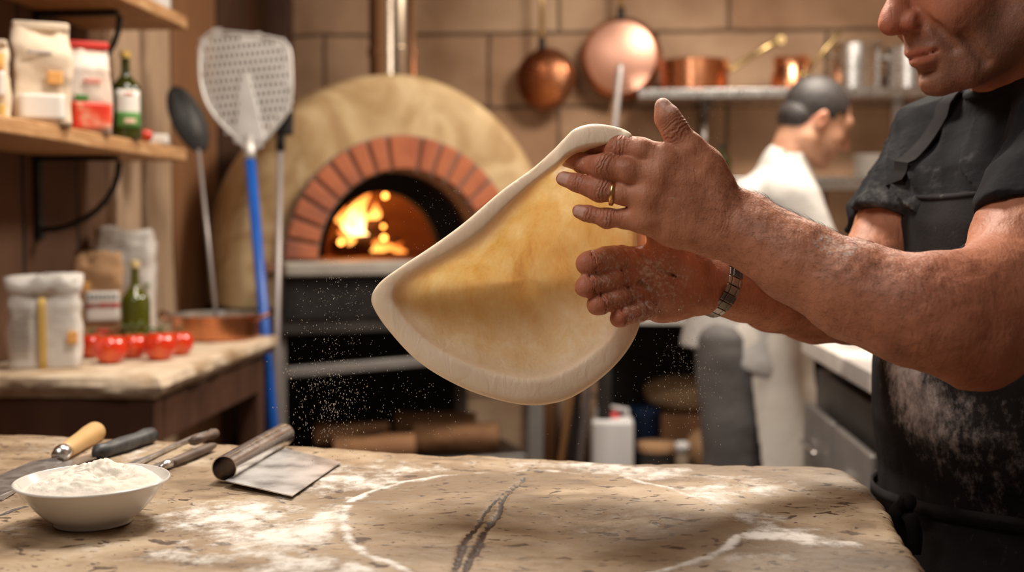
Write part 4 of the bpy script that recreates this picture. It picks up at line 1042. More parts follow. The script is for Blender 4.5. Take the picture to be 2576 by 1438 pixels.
# copper saute pan on the counter
c = oc_(538, 3.155)
pn = thing('copper_pan', 'round two-handled copper pan standing at the far end of the side table', 'pan', c)
R_ = .122
MB().lathe([(0,.002),(R_*.93,.0),(R_*.98,.006),(R_,.05),(R_*1.015,.068),(R_*1.03,.070)], c, n=56).build('pan_body', M['copper'], pn, smooth=True, auto=True)
MB().lathe([(R_*1.03,.070),(R_*.985,.070),(R_*.96,.05),(R_*.95,.010),(0,.007)], c, n=56).build('tin_lining', M['tin'], pn, smooth=True, auto=True)
for sg in (-1, 1):
    dd = RT*sg
    MB().tube([c+dd*R_*.98-FWH*.045+Oz*.052, c+dd*(R_+.028)-FWH*.034+Oz*.068, c+dd*(R_+.034)+Oz*.074, c+dd*(R_+.028)+FWH*.034+Oz*.068, c+dd*R_*.98+FWH*.045+Oz*.052], .0055, n=10).build('handle', M['copper_dark'], pn, smooth=True)
# skimmer leaning in the pan
hd = U(472, 295, 3.30); bt = c+np.array([.012, .02, .012]); bt = U(549, 800, 3.13); bt[2] = c[2]+.010
ax = (hd-bt)/np.linalg.norm(hd-bt)
sk = thing('skimmer', 'black round-headed skimmer with a thin pale handle standing in the copper pan', 'skimmer', bt)
s1_ = U(500, 385, 3.27)
MB().tube([bt, s1_+(s1_-bt)*.02], .0055, n=12).build('handle', M['pole_grey'], sk, smooth=True)
hc = (U(424,225,3.3)+U(522,375,3.3))/2
e1_ = U(435,215,3.3)-U(505,382,3.3); L1 = np.linalg.norm(e1_)/2; e1_ /= 2*L1
e2_ = np.cross(e1_, np.array([.75,-.66,0.])); e2_ /= np.linalg.norm(e2_); e3_ = np.cross(e1_, e2_)
rows = []
for i in range(13):
    q = i/12; rows.append([hc+(e1_*math.cos(t)*L1+e2_*math.sin(t)*L1*.52)*q+e3_*.022*(q*q-1) for t in np.linspace(0, 2*PI, 41)])
o = MB().grid(np.array(rows)).build('skimmer_head', M['black_metal'], sk, smooth=True); sm = o.modifiers.new('s', 'SOLIDIFY'); sm.thickness = .003
# ================================================================ RIGHT BACK: SHELVES, PANS
RZ = ony(1800, 222, 4.58)[2]
def steel_shelf(px0, px1, y0, y1, z, lab, t=.035):
    x0, x1 = ony(px0, 300, y0)[0], ony(px1, 300, y0)[0]
    root = thing('steel_shelf', lab, 'shelf', ((x0+x1)/2, (y0+y1)/2, z-t))
    MB().box(((x0+x1)/2, (y0+y1)/2, z-t/2), (x1-x0, y1-y0, t)).build('shelf_board', M['steel'], root, bev=.003)
    for x in (x0+.28, x1-.2):
        MB().tube([(x, y1-.02, z-t-.001), (x, y1-.02, z-t-.16), (x, y1-.012, z-t-.2)], .012, n=10).tube([(x, y0+.05, z-t-.002), (x, y1-.03, z-t-.15)], .009, n=10).build('bracket', M['dark_steel'], root, smooth=True)
steel_shelf(1606, 2460, 4.58, YB-.002, RZ, 'long stainless steel wall shelf carrying copper and steel pots')
RZ2 = ony(2100, 446, 4.58)[2]
steel_shelf(1770, 2420, 4.58, YB-.002, RZ2, 'lower steel wall shelf beside the stooping cook, with stacked white plates', .045)
def onsh(px, Y, z): return np.array([ony(px, 400, Y)[0], Y, z+.001])
# saucepan
c = onsh(1744, 4.73, RZ)
s_ = thing('saucepan', 'wide copper saucepan with a long brass handle on the steel shelf', 'saucepan', c)
R_ = .138
MB().lathe([(0,.001),(R_*.95,0),(R_,.008),(R_,.120),(R_*1.03,.124),(R_*.97,.124),(R_*.96,.012),(0,.010)], c, n=48).build('pan_body', M['copper'], s_, smooth=True, auto=True)
hA = c+RT*R_+Oz*.09; hB = ony(1957, 102, 4.66)
MB().tube([hA-RT*.0, hA+RT*.02+Oz*.008, hA+(hB-hA)*.5, hB], [.010,.009,.007,.010], n=10, flat=1.4).build('handle', M['brass'], s_, smooth=True)
MB().lathe([(.006,-.004),(.016,-.004),(.016,.004),(.006,.004)], hB+np.array([.012,0,.003]), axis=(0,1,0), n=20).build('hanging_loop', M['brass'], s_, smooth=True, auto=True)
c = onsh(1988, 4.70, RZ)
s_ = thing('copper_pot', 'small copper pot with a dark brass handle right of the wide saucepan', 'pot', c)
MB().lathe([(0,.001),(.078,0),(.083,.006),(.080,.06),(.070,.085),(.070,.118),(.073,.132),(.069,.132),(.066,.09),(.074,.06),(.074,.01),(0,.008)], c, n=40).build('pot_body', M['copper'], s_, smooth=True, auto=True)
hA = c+RT*.068-FWH*.02+Oz*.09; hB = ony(2112, 82, 4.62)
MB().tube([hA, hA+(hB-hA)*.15+Oz*.0, hB], [.012,.008,.010], n=10).build('handle', M['brass'], s_, smooth=True)
MB().lathe([(0,.012),(.02,.008),(.02,0),(0,0)], c-FWH*.078+RT*.03+Oz*.055, axis=-FWH, n=14).build('rivet_plate', M['brass'], s_, smooth=True)
for px, lab, r, h in ((2147,'stainless steel stock pot right of the small copper pot',.103,.178),(2284,'stainless steel stock pot at the right end of the shelf, behind the cook',.098,.165)):
    c = onsh(px, 4.72, RZ); s_ = thing('stock_pot', lab, 'pot', c, 'steel stock pots on the shelf')
    MB().lathe([(0,.001),(r*.95,0),(r,.006),(r,h*.45),(r*1.02,h*.46),(r*1.02,h*.49),(r,h*.5),(r,h),(r*1.04,h+.004),(r*.97,h+.004),(r*.97,.01),(0,.008)], c, n=44).build('pot_body', M['steel'], s_, smooth=True, auto=True)
    for sg in (-1,1): MB().tube([c+RT*sg*r*.99-FWH*.03+Oz*h*.75, c+RT*sg*(r+.012)+Oz*h*.78, c+RT*sg*r*.99+FWH*.03+Oz*h*.75], .005, n=8).build('handle', M['steel'], s_, smooth=True)
# plates
pc = onsh(2196, 4.70, RZ2)
for i in range(6):
    z = pc[2]+i*.0152; c = np.array([pc[0]+.002*math.sin(i*2.1), pc[1], z]); w = .075
    o = MB().lathe([(0,.0),(.05,.0),(.066,.008),(.082,.0148),(.0835,.0152),(.083,.0165),(.065,.0115),(.05,.0045),(0,.004)], c, n=40).build('plate', M['white_ceramic'], smooth=True)
    setp(o, ['white plate at the bottom of the stack on the lower steel shelf','white plate second from the bottom of the shelf stack','white plate third from the bottom of the shelf stack','white plate third from the top of the shelf stack','white plate second from the top of the shelf stack','topmost white plate of the stack on the lower steel shelf'][i], 'plate', 'stacked plates on the lower steel shelf')
c = onsh(1815, 4.68, RZ2); bottle('sauce_bottle', 'squat dark green bottle on the lower shelf behind the thumb of the pizza maker', c, .04, .135, M['oil_glass'], M['black_metal'])
c = onsh(1775, 4.7, RZ2); MB_ = MB().lathe([(0,.0),(.022,0),(.022,.09),(.018,.1),(0,.1)], c, n=24).build('spice_jar', M['orange_print'], smooth=True, auto=True); setp(MB_, 'small amber jar left of the dark green shelf bottle', 'jar')
# uprights / white pipe
for px, lab, nm, r, z0, z1, m_ in ((2258,'white pipe running down the wall under the right end of the steel shelf','wall_pipe',.022,RZ2+.002,RZ-.037,'white_plastic'),(1772,'grey upright post between the two steel shelves','shelf_post',.016,RZ2+.002,RZ-.037,'steel')):
    x = ony(px, 300, 4.80)[0]; o = MB().tube([(x, 4.80, z0), (x, 4.80, z1)], r, n=16).build(nm, M[m_], smooth=True); setp(o, lab, 'pipe' if 'pipe' in nm else 'post')
# rail with hanging pans
HRZ = 2.36
rl = thing('pan_rail', 'dark iron rail fixed high on the back wall holding the hanging copper pans', 'rail', (yx(1470,4.85), YB-.02, HRZ))
x0, x1 = ony(1280, 0, 4.85)[0], ony(1700, 0, 4.85)[0]
MB().tube([(x0, 4.83, HRZ), (x1, 4.83, HRZ)], .008, n=12).tube([(x0+.03, 4.83, HRZ), (x0+.03, YB-.001, HRZ)], .007, n=8).tube([(x1-.03, 4.83, HRZ), (x1-.03, YB-.001, HRZ)], .007, n=8).build('bar', M['black_metal'], rl, smooth=True)
def hang_pan(px, py, rpx, lab, m_face, deep, m_side, tilt):
    Y = 4.80; c = ony(px, py, Y); r = rpx/FPX*4.8
    root = thing('frying_pan', lab, 'pan', c, 'copper pans hanging on the back wall')
    axis = np.array([math.sin(tilt), -math.cos(tilt), -.03]); axis /= np.linalg.norm(axis)
    b0 = c-axis*0
    MB().lathe([(0,.0),(r*.86,.0),(r*.90,-.004)], b0, axis=axis, n=56).build('pan_base', m_face, root, smooth=True)
    MB().lathe([(r*.90,-.004),(r*.97,-.02),(r*1.0,-deep),(r*1.03,-deep-.002),(r*.97,-deep),(r*.93,-.02),(0,-.012)], b0, axis=axis, n=56).build('pan_side', m_side, root, smooth=True)
    h0_ = c+np.array([0,.03,r*.96]); h1_ = np.array([c[0]+.0, 4.825, HRZ-.012])
    MB().tube([h0_-Oz*.02, h0_+Oz*.05], [.020,.013], n=10).build('handle_bracket', M['black_metal'], root, smooth=True)
    MB().tube([h0_+Oz*.03, h0_+(h1_-h0_)*.5, h1_-Oz*.03], [.011,.010,.013], n=12).build('handle', M['brass'], root, smooth=True)
    MB().tube([h1_-Oz*.035, h1_+Oz*.0+np.array([0,-.012,0]), h1_+Oz*.022+np.array([0,.004,0]), h1_+Oz*.012+np.array([0,.018,0])], .003, n=8).build('hook', M['black_metal'], root, smooth=True)
hang_pan(1362, 196, 76, 'small dark copper frying pan hanging above the oven side of the wall', M['copper'], .045, M['copper_dark'], -.35)
hang_pan(1562, 142, 98, 'large pink copper pan hanging just left of the steel shelf', M['copper_pink'], .06, M['copper'], -.06)
# ================================================================ COUNTERS
def counter(name, lab, x0, x1, y0, y1, top, mats, under, body=None):
    root = thing(name, lab, 'counter', ((x0+x1)/2, (y0+y1)/2, 0))
    MB().box(((x0+x1)/2, (y0+y1)/2, top-.0225), (x1-x0, y1-y0, .045)).build('counter_top', mats[0], root, bev=.004)
    if under == 'legs':
        for x in (x0+.04, x1-.04):
            for y in (y0+.05, y1-.05): MB().box((x, y, (top-.046)/2), (.045,.045,top-.047)).build('leg', mats[1], root, bev=.003)
        MB().box(((x0+x1)/2, y1-.03, .58), (x1-x0-.10, .01, .50)).build('under_counter_shade', M['black_metal'], root)  # black sheet added to stand in for the shadow under the counter
        MB().box(((x0+x1)/2, (y0+y1)/2, .30), (x1-x0-.14, y1-y0-.06, .03)).build('lower_shelf', mats[1], root, bev=.003)
    else:
        MB().box(((x0+x1)/2+.02, (y0+y1)/2+.015, (top-.09)/2), (x1-x0-.04, y1-y0-.03, top-.09)).build('cabinet_body', mats[1], root, bev=.004)
        MB().box(((x0+x1)/2+.03, (y0+y1)/2+.03, top-.067), (x1-x0-.1, y1-y0-.1, .04)).build('recess', M['black_metal'], root)
        L_ = y1-y0; 
        for k in range(2):
            yc = y0+.05+(L_-.06)*(k+.5)/2
            d_ = MB().box((x0+.012, yc, (top-.16)/2+.02), (.018, (L_-.06)/2-.03, top-.22)).build('side_door', mats[2], root, bev=.006)
            MB().tube([(x0-.004, yc+.08, top-.26), (x0-.02, yc+.08, top-.26), (x0-.02, yc-.08, top-.26), (x0-.004, yc-.08, top-.26)], .005, n=8).build('door_handle', M['steel'], d_, smooth=True)
    return root
M['floury_steel'] = mat('floury_counter_steel', [(.42,.39,.37),(.78,.74,.69),(.84,.80,.75)], 5, detail=8, rough=.5, metal=.1, ramp=(.35,.62))
counter('steel_counter', 'floury stainless counter at the right behind the pizza maker, with grey side doors', .565, 1.45, 2.25, 3.05, .902, (M['floury_steel'], M['dark_steel'], M['grey_steel']), 'cab')
XA = ony(1492, 800, 3.85)[0]
counter('work_counter', 'steel work counter with a white floury top behind the stooping cook', XA, 1.95, 3.86, 4.55, .90, (mat('pale_steel_top', [(.62,.59,.57),(.80,.77,.73)], 6, rough=.4, metal=.3), M['dark_steel'], M['dark_steel']), 'legs')
# goods under the counter
def onlow(px, Y): return np.array([ony(px, 900, Y)[0], Y, .316])
c = onlow(1541, 3.93)
jg = thing('jerry_can', 'white plastic jerry can with a red cap under the counter', 'canister', c)
MB().box(c+Oz*.105, (.145,.11,.21)).build('can_body', M['white_plastic'], jg, bev=.018, seg=4)
MB().lathe([(.026,0),(.026,.012),(.020,.02),(0,.02)], c+Oz*.207+np.array([-.0,0,0]), n=24).build('cap', M['red_plastic'], jg, smooth=True, auto=True)
MB().tube([c+np.array(q) for q in ((-.055,.03,.200),(-.052,.03,.232),(0,.03,.240),(.052,.03,.232),(.055,.03,.200))], .008, n=8).build('grip', M['white_plastic'], jg, smooth=True)
def sack(c, w, d, h, m_, lab, seed, name='sack'):
    V = []; F = []; K, n = 12, 28
    for i in range(K+1):
        t = i/K; ph = PI*t
        for k in range(n):
            th = 2*PI*k/n; r = abs(math.sin(ph))**.55; q = 1+.12*fbm(np.array([math.cos(th)*2+seed, math.sin(th)*2, t*3.]), 3)
            V.append(c+np.array([w/2*r*math.cos(th)*q, d/2*r*math.sin(th)*q, h*(.5-.5*math.cos(ph))*(1+.1*(q-1)*3*t)]))
    for i in range(K):
        for k in range(n): F.append((i*n+k, i*n+(k+1) % n, (i+1)*n+(k+1) % n, (i+1)*n+k))
    o = MB().add(V, F).build(name, m_, smooth=True); setp(o, lab, 'sack')
def tub(c, r, h, m_, m2, lab, name='tub'):
    root = thing(name, lab, 'tub', c); MB().lathe([(0,0),(r*.92,0),(r,h*.98),(r*.96,h*.98),(r*.9,.01),(0,.008)], c, n=32).build('tub_body', m_, root, smooth=True, auto=True)
    MB().lathe([(0,h+.012),(r*1.02,h+.010),(r*1.04,h),(r*1.03,h-.015)], c, n=32).build('lid', m2, root, smooth=True, auto=True)
tub(onlow(1652, 4.00), .066, .10, M['dark_steel'], M['kraft'], 'dark tub with a tan lid right of the white jerry can')
tub(onlow(1622, 4.24), .06, .19, mat('navy_plastic', [(.01,.025,.07)], 5, rough=.4), mat('navy_lid', [(.012,.04,.12)], 5, rough=.4), 'navy blue tub under the counter behind the tan-lidded one')
c = onlow(1718, 3.93); bt_ = thing('shaker', 'little cloudy shaker with a white top under the counter', 'shaker', c)
MB().lathe([(0,0),(.022,0),(.024,.01),(.022,.085),(.016,.1)], c, n=20).build('shaker_body', mat('cloudy_plastic', [(.35,.27,.20)], 5, rough=.4), bt_, smooth=True)
MB().lathe([(.018,.095),(.025,.098),(.025,.125),(0,.13)], c, n=20).build('shaker_top', M['white_plastic'], bt_, smooth=True)
bq = onlow(1735, 4.26)
o = MB().box(bq+np.array([.06,0,.09]), (.34,.20,.18)).build('crate', M['board_brown'], bev=.008); setp(o, 'brown wooden crate under the counter carrying a sack', 'crate')
sack(bq+np.array([.02,0,.182]), .36, .22, .13, M['burlap'], 'lumpy brown sack lying on the crate under the counter', 3)
sack(onlow(1800, 4.05), .20, .16, .15, M['kraft'], 'tan sack slumped under the counter next to the cook', 9)
MB_ = None
# ================================================================ DOUGH
ctl = [(1592,347,1.168,.012,.005),(1562,323,1.172,.022,.008),(1500,311,1.176,.030,.0085),(1448,322,1.180,.033,.0085),(1415,350,1.185,.029,.0085),(1388,380,1.198,.023,.0085),(1340,425,1.218,.018,.009),(1260,482,1.23,.020,.0095),
       (1170,558,1.235,.022,.010),(1090,618,1.24,.024,.0105),(1010,672,1.245,.025,.011),(955,712,1.25,.027,.012),(934,748,1.25,.028,.0115),(945,785,1.25,.027,.011),(980,835,1.25,.027,.010),(1035,893,1.248,.028,.010),(1100,940,1.245,.030,.010),
       (1180,980,1.245,.031,.010),(1260,1005,1.245,.032,.010),(1335,1017,1.245,.033,.010),(1410,1008,1.25,.034,.010),(1470,980,1.255,.034,.010),(1530,935,1.26,.032,.010),(1575,885,1.27,.029,.010),(1604,830,1.275,.030,.010),
       (1616,770,1.285,.026,.009),(1625,700,1.295,.022,.008),(1630,620,1.29,.018,.007),(1622,540,1.27,.014,.006),(1612,460,1.245,.012,.006),(1602,395,1.215,.010,.005)]
pk = [.030,.034,.036,.034,.030,.020,.010]+[.004]*(len(ctl)-9)+[.010,.020]; ctl = [c+(q,) for c, q in zip(ctl, pk)]
cu = catmull(ctl, 10); NU = len(cu)
for k in range(len(cu)):
    s_ = k*.05; cu[k, 0] += 2.2*vnoise(np.array([s_, 0, 3.])); cu[k, 1] += 2.2*vnoise(np.array([s_, 7, 3.]))
Oo = np.array([U(*q[:3]) for q in cu]); Wd = cu[:, 3]; Th = cu[:, 4]
Cc = U(1330, 700, 1.30)
V = []; TK = []; 
secs = []
NA, NV = 14, 40
for i in range(NU):
    O = Oo[i]; I = Cc-O; I = I-FW*(I@FW); I /= np.linalg.norm(I); w, t = Wd[i]/2, Th[i]
    cen = O+I*w; row = []; tk = []
    for a in np.linspace(-100, 128, NA):        # around the thick rim from the back over the edge to the front
        a = math.radians(a); ex = .75
        row.append(cen-I*w*math.copysign(abs(math.cos(a))**ex, math.cos(a))-FW*t*math.copysign(abs(math.sin(a))**ex, math.sin(a))); tk.append(1.0)
    e0_ = row[-1]; e1_ = cen+I*w*1.12+FW*(t*.15+cu[i, 5])
    # fillet down to the sheet
    for q in (.25, .5, .75): 
        s_ = q*q*(3-2*q); row.append(e0_+(e1_-e0_)*np.array([q])+FW*((s_-q)*t*1.2)); tk.append(1-q*.7)
    for j in range(NV+1):
        v = j/NV; dl = Cc+FW*.034-e1_; dfw = dl@FW; s_ = 1-(1-v)**2.2; p = e1_+(dl-FW*dfw)*v+FW*dfw*s_
        # broad folds radiating and small bumps
        wv = (1-v)*v*4
        th = 2*PI*i/NU
        p = p+FW*(.004*math.sin(th*5+v*2)*wv+.0028*fbm(np.array([p[0]*26, p[1]*26, p[2]*34]), 3)*min(1, v*5)*(1 if v < .9 else (1-v)*10))
        row.append(p); tk.append(max(0, .35*(1-v*6)))
    secs.append(row); 
    if i == 0: TKr = tk
NR = len(secs[0]); SH = np.array([s[NA+3:] for s in secs]); DW = SH@FW
for _ in range(260):
    up_ = np.roll(DW, 1, 0); dn_ = np.roll(DW, -1, 0); c_ = DW[:, -2].mean()
    nw = DW.copy(); nw[:, 1:-1] = (DW[:, :-2]+DW[:, 2:]+up_[:, 1:-1]+dn_[:, 1:-1])/4; nw[:, -1] = c_; DW = nw
XY = SH-(SH@FW)[..., None]*FW; vv = np.linspace(0, 1, NV+1)
fo_ = .0045*vnoise(np.stack([SH[..., 0]*13+SH[..., 2]*9, SH[..., 2]*5, 0*DW], -1))+.0022*fbm(SH*28, 3)
SH = XY+(DW+fo_*np.minimum(1, vv*4)[None])[..., None]*FW
for i in range(NU): secs[i] = secs[i][:NA+3]+list(SH[i])
V = []; TK = []
for i in range(NU): V += secs[i]; TK += TKr
# back sheet rings
NBk = 16; back0 = len(V)
for i in range(NU):
    r0 = secs[i][0]; e1_ = secs[i][NA+3]+FW*.003
    for j in range(1, NBk+1):
        v = j/NBk; kk = NA+3+int(round(v*NV)); front = secs[i][min(kk, NR-1)]
        if j <= 2: p = r0+(secs[i][NA+3+int(NV*2/NBk)]+FW*.004-r0)*(j/2)
        else: p = front+FW*.0035
        V.append(p); TK.append(0)
F = []
for i in range(NU):
    i2 = (i+1) % NU
    for j in range(NR-1): F.append((i*NR+j, i2*NR+j, i2*NR+j+1, i*NR+j+1))
    b1, b2 = back0+i*NBk, back0+i2*NBk
    F.append((i*NR, b1, b2, i2*NR))
    for j in range(NBk-1): F.append((b1+j, b1+j+1, b2+j+1, b2+j))
def dough_mat():
    m = bpy.data.materials.new('stretched_dough'); m.use_nodes = True; nt = m.node_tree; nt.nodes.clear(); L = nt.links.new
    out = _n(nt, 'ShaderNodeOutputMaterial'); b = _n(nt, 'ShaderNodeBsdfPrincipled'); tr = _n(nt, 'ShaderNodeBsdfTranslucent'); mx = _n(nt, 'ShaderNodeMixShader')
    at = _n(nt, 'ShaderNodeAttribute', attribute_name='thick'); tc = _n(nt, 'ShaderNodeTexCoord')
    mp = _n(nt, 'ShaderNodeMapping'); mp.inputs['Rotation'].default_value = (0, .7, 0); mp.inputs['Scale'].default_value = (1.35,1,.62); L(tc.outputs['Object'], mp.inputs[0])
    nz = _n(nt, 'ShaderNodeTexNoise'); nz.inputs['Scale'].default_value = 24; nz.inputs['Detail'].default_value = 8; nz.inputs['Roughness'].default_value = .62; nz.inputs['Distortion'].default_value = .35; L(mp.outputs[0], nz.inputs['Vector'])
    cr = _n(nt, 'ShaderNodeValToRGB'); e = cr.color_ramp.elements; e[0].position = .30; e[0].color = (.68,.50,.27,1); e[1].position = .64; e[1].color = (.92,.84,.70,1); x = e.new(.42); x.color = (.81,.65,.41,1); x = e.new(.53); x.color = (.86,.74,.54,1)
    nf = _n(nt, 'ShaderNodeTexNoise'); nf.inputs['Scale'].default_value = 85; nf.inputs['Detail'].default_value = 8; nf.inputs['Roughness'].default_value = .7; nf.inputs['Distortion'].default_value = 1.5; L(mp.outputs[0], nf.inputs['Vector'])
    nm = _n(nt, 'ShaderNodeMixRGB'); nm.inputs[0].default_value = .38; L(nz.outputs['Fac'], nm.inputs[1]); L(nf.outputs['Fac'], nm.inputs[2]); L(nm.outputs[0], cr.inputs[0])
    cm = _n(nt, 'ShaderNodeMixRGB'); mr = _n(nt, 'ShaderNodeMapRange'); mr.inputs['From Min'].default_value = .15; mr.inputs['From Max'].default_value = .8; L(at.outputs['Fac'], mr.inputs[0]); L(mr.outputs[0], cm.inputs[0])
    L(cr.outputs[0], cm.inputs[1]); cm.inputs[2].default_value = (.86,.72,.55,1); L(cm.outputs[0], b.inputs['Base Color'])
    b.inputs['Roughness'].default_value = .5; b.inputs['Subsurface Weight'].default_value = .25; b.inputs['Subsurface Scale'].default_value = .01; b.inputs['Subsurface Radius'].default_value = (1,.6,.3)
    # the thin sheet lets warm light through, the rim much less
    tcx = _n(nt, 'ShaderNodeMixRGB'); tcx.blend_type = 'MULTIPLY'; tcx.inputs[0].default_value = 1; L(cr.outputs[0], tcx.inputs[1]); tcx.inputs[2].default_value = (1,.97,.88,1); L(tcx.outputs[0], tr.inputs[0])
    fr_ = _n(nt, 'ShaderNodeMapRange'); fr_.inputs['To Min'].default_value = .44; fr_.inputs['To Max'].default_value = .04; L(at.outputs['Fac'], fr_.inputs[0]); L(fr_.outputs[0], mx.inputs[0])
    L(b.outputs[0], mx.inputs[1]); L(tr.outputs[0], mx.inputs[2]); L(mx.outputs[0], out.inputs[0])
    n2 = _n(nt, 'ShaderNodeTexNoise'); n2.inputs['Scale'].default_value = 55; n2.inputs['Detail'].default_value = 6; n2.inputs['Distortion'].default_value = 1.2; L(mp.outputs[0], n2.inputs['Vector'])
    bp = _n(nt, 'ShaderNodeBump'); bp.inputs['Strength'].default_value = .5; bp.inputs['Distance'].default_value = .003; L(n2.outputs['Fac'], bp.inputs['Height']); L(bp.outputs[0], b.inputs['Normal']); L(bp.outputs[0], tr.inputs['Normal'])
    return m
do = mesh_obj('pizza_dough', V, F, dough_mat(), None, True, {'thick': TK})
setp(do, 'stretched sheet of pizza dough with a thick pale rim, tossed between the hands in mid-air', 'dough')
# ================================================================ THE PIZZA MAKER
def head_sdf(S, org, Fh, Lh, Uh, sc=1.0, fine=True):
    org = np.array(org); R = np.array([Fh, Lh, Uh])
    W = lambda x, y, z: org+sc*(Fh*x+Lh*y+Uh*z)
    E = lambda c, r, k, mode='u': S.ell(W(*c), np.array(r)*sc, R, k*sc, mode)
    Cp = lambda a, b, r0, r1, k, mode='u': S.cap(W(*a), W(*b), r0*sc, r1*sc, k*sc, mode)
    E((-.008,0,.045), (.098,.074,.088), 0)
    E((.040,0,-.015), (.056,.058,.078), .03)
    for s in (-1, 1):
        Cp((.000, s*.055, -.060), (.066, s*.022, -.091), .020, .0175, .03)
        Cp((-.004, s*.058, .0), (.0, s*.054, -.056), .016, .017, .03)
        E((.066, s*.036, -.022), (.026,.024,.026), .03)
        E((.075, s*.030, .027), (.016,.017,.013), .012)
        E((-.006, s*.080, -.002), (.017,.008,.032), .006)
        E((-.004, s*.088, -.002), (.009,.006,.018), .004, 's')
    E((.040,0,-.079), (.045,.042,.024), .03)
    E((.091,0,-.091), (.017,.022,.0175), .018)
    E((.080,0,-.052), (.026,.031,.030), .02)
    Cp((.084,-.034,.046), (.084,.034,.046), .013, .013, .02)
    Cp((.086,0,.035), (.113,0,-.002), .009, .012, .012)
    E((.119,0,-.014), (.0165,.0145,.0145), .010)
    for s in (-1, 1):
        E((.106, s*.0155, -.0195), (.0125,.0095,.0105), .005)
        if fine:
            E((.110, s*.0085, -.0315), (.007,.0045,.005), .003, 's')
            Cp((.102, s*.026, -.020), (.092, s*.034, -.036), .0035, .0035, .010, 's')
            Cp((.092, s*.034, -.036), (.084, s*.037, -.062), .0035, .0030, .010, 's')
    # lips
    E((.1000,0,-.0530), (.0082,.027,.0062), .006)
    E((.0985,0,-.0648), (.0088,.025,.0062), .006)
    if fine:
        for s in (-1, 1):
            Cp((.1080,0,-.0590), (.1045, s*.014, -.0590), .0015, .0014, .002, 's'); Cp((.1045, s*.014, -.0590), (.0955, s*.0285, -.0592), .0014, .0008, .002, 's')
            Cp((.0905, s*.016, .0185), (.0945, s*.029, .0165), .0014, .0014, .003, 's'); Cp((.0945, s*.029, .0165), (.0855, s*.045, .0205), .0014, .0012, .003, 's')
            Cp((.094, s*.018, .038), (.091, s*.044, .038), .0016, .0016, .006, 's')
            Cp((.074, s*.046, -.052), (.060, s*.047, -.088), .002, .003, .012, 's')
    E((.101,0,-.0785), (.008,.018,.004), .010, 's')
    return W
# camera-aligned directions
X_, Y_ = RT, FWH
def hdir(yaw, pitch):
    "unit forward pointing image-left turned `yaw` towards the camera, then tipped down by pitch"
    f0 = -X_*math.cos(yaw)-Y_*math.sin(yaw); lf = np.cross(Oz, f0)
    f = f0*math.cos(pitch)-Oz*math.sin(pitch); up = f0*math.sin(pitch)+Oz*math.cos(pitch)
    return f, lf, up
Fh, Lh, Uh = hdir(math.radians(12), math.radians(21))
HS = 1.06
sub = U(2289, 88, 1.33)
horg = sub-HS*(Fh*.105-Uh*.034)
B = SDF()
HW = head_sdf(B, horg, Fh, Lh, Uh, HS)
# neck
nb_ = U(2600, 300, 1.43)
B.cap(HW(-.028,0,-.045), nb_, .062, .066, .03)
B.cap(HW(.03,0,-.080), U(2535,235,1.40), .018, .012, .03)
B.cap(HW(-.02,.05,-.05), U(2570,262,1.37), .012, .009, .02)
# torso core (under the clothes)
N_ = U(2735, 378, 1.27); Fs = U(2378, 362, 1.555)
tn = -X_*math.cos(A(20))-Y_*math.sin(A(20)); tl = np.cross(Oz, tn)      # chest normal; his left
tl = -tl if tl@Y_ > 0 else tl
tc0 = U(2568, 700, 1.42)
Zt = [.0,.45,.62,.78,.845,.885,.95,1.02,1.10,1.20,1.27,1.315,1.335]
At = [.10,.11,.130,.142,.130,.131,.146,.144,.128,.120,.100,.06,.03]
Bt = [.16,.165,.17,.180,.170,.170,.178,.176,.172,.182,.176,.12,.06]
def torso(P, off=0.0):
    z = P[..., 2]; a = np.interp(z, Zt, At)+off; b = np.interp(z, Zt, Bt)+off
    q = P-tc0; u = q@tn; v = q@tl
    k0 = np.sqrt((u/a)**2+(v/b)**2)+1e-9; k1 = np.sqrt((u/a**2)**2+(v/b**2)**2)+1e-9
    d = k0*(k0-1)/k1
    return np.maximum(d, z-(1.325+off))
tlo, thi = tc0-np.array([.26,.26,0]), tc0+np.array([.26,.26,0]); tlo[2] = .80; thi[2] = 1.35
tlo[2] = 1.08; B.fn(lambda P: np.maximum(torso(P, -.012), 1.10-P[..., 2]), tlo, thi, .03); tlo[2] = .80
B.cap(nb_-Oz*.03, N_-Oz*.01, .04, .044, .04); B.cap(nb_-Oz*.04, Fs-Oz*.015, .036, .040, .04)
# near (left) arm
eN = U(2480, 815, 1.09)
B.chain([N_, U(2600,600,1.165), eN], [.058,.054,.050], .03)
wN = U(1850, 563, 1.17)
B.chain([U(2470,835,1.085), U(2380,800,1.085), U(2290,778,1.095), U(2150,731,1.12), U(2000,655,1.145), U(1905,597,1.162), wN], [.047,.050,.0495,.0455,.0385,.0330,.0295], .02)
B.ell(U(2455,898,1.095), [.030,.028,.026], None, .03)
B.cap(U(2400,735,1.09), U(2470,720,1.10), .034, .036, .03)
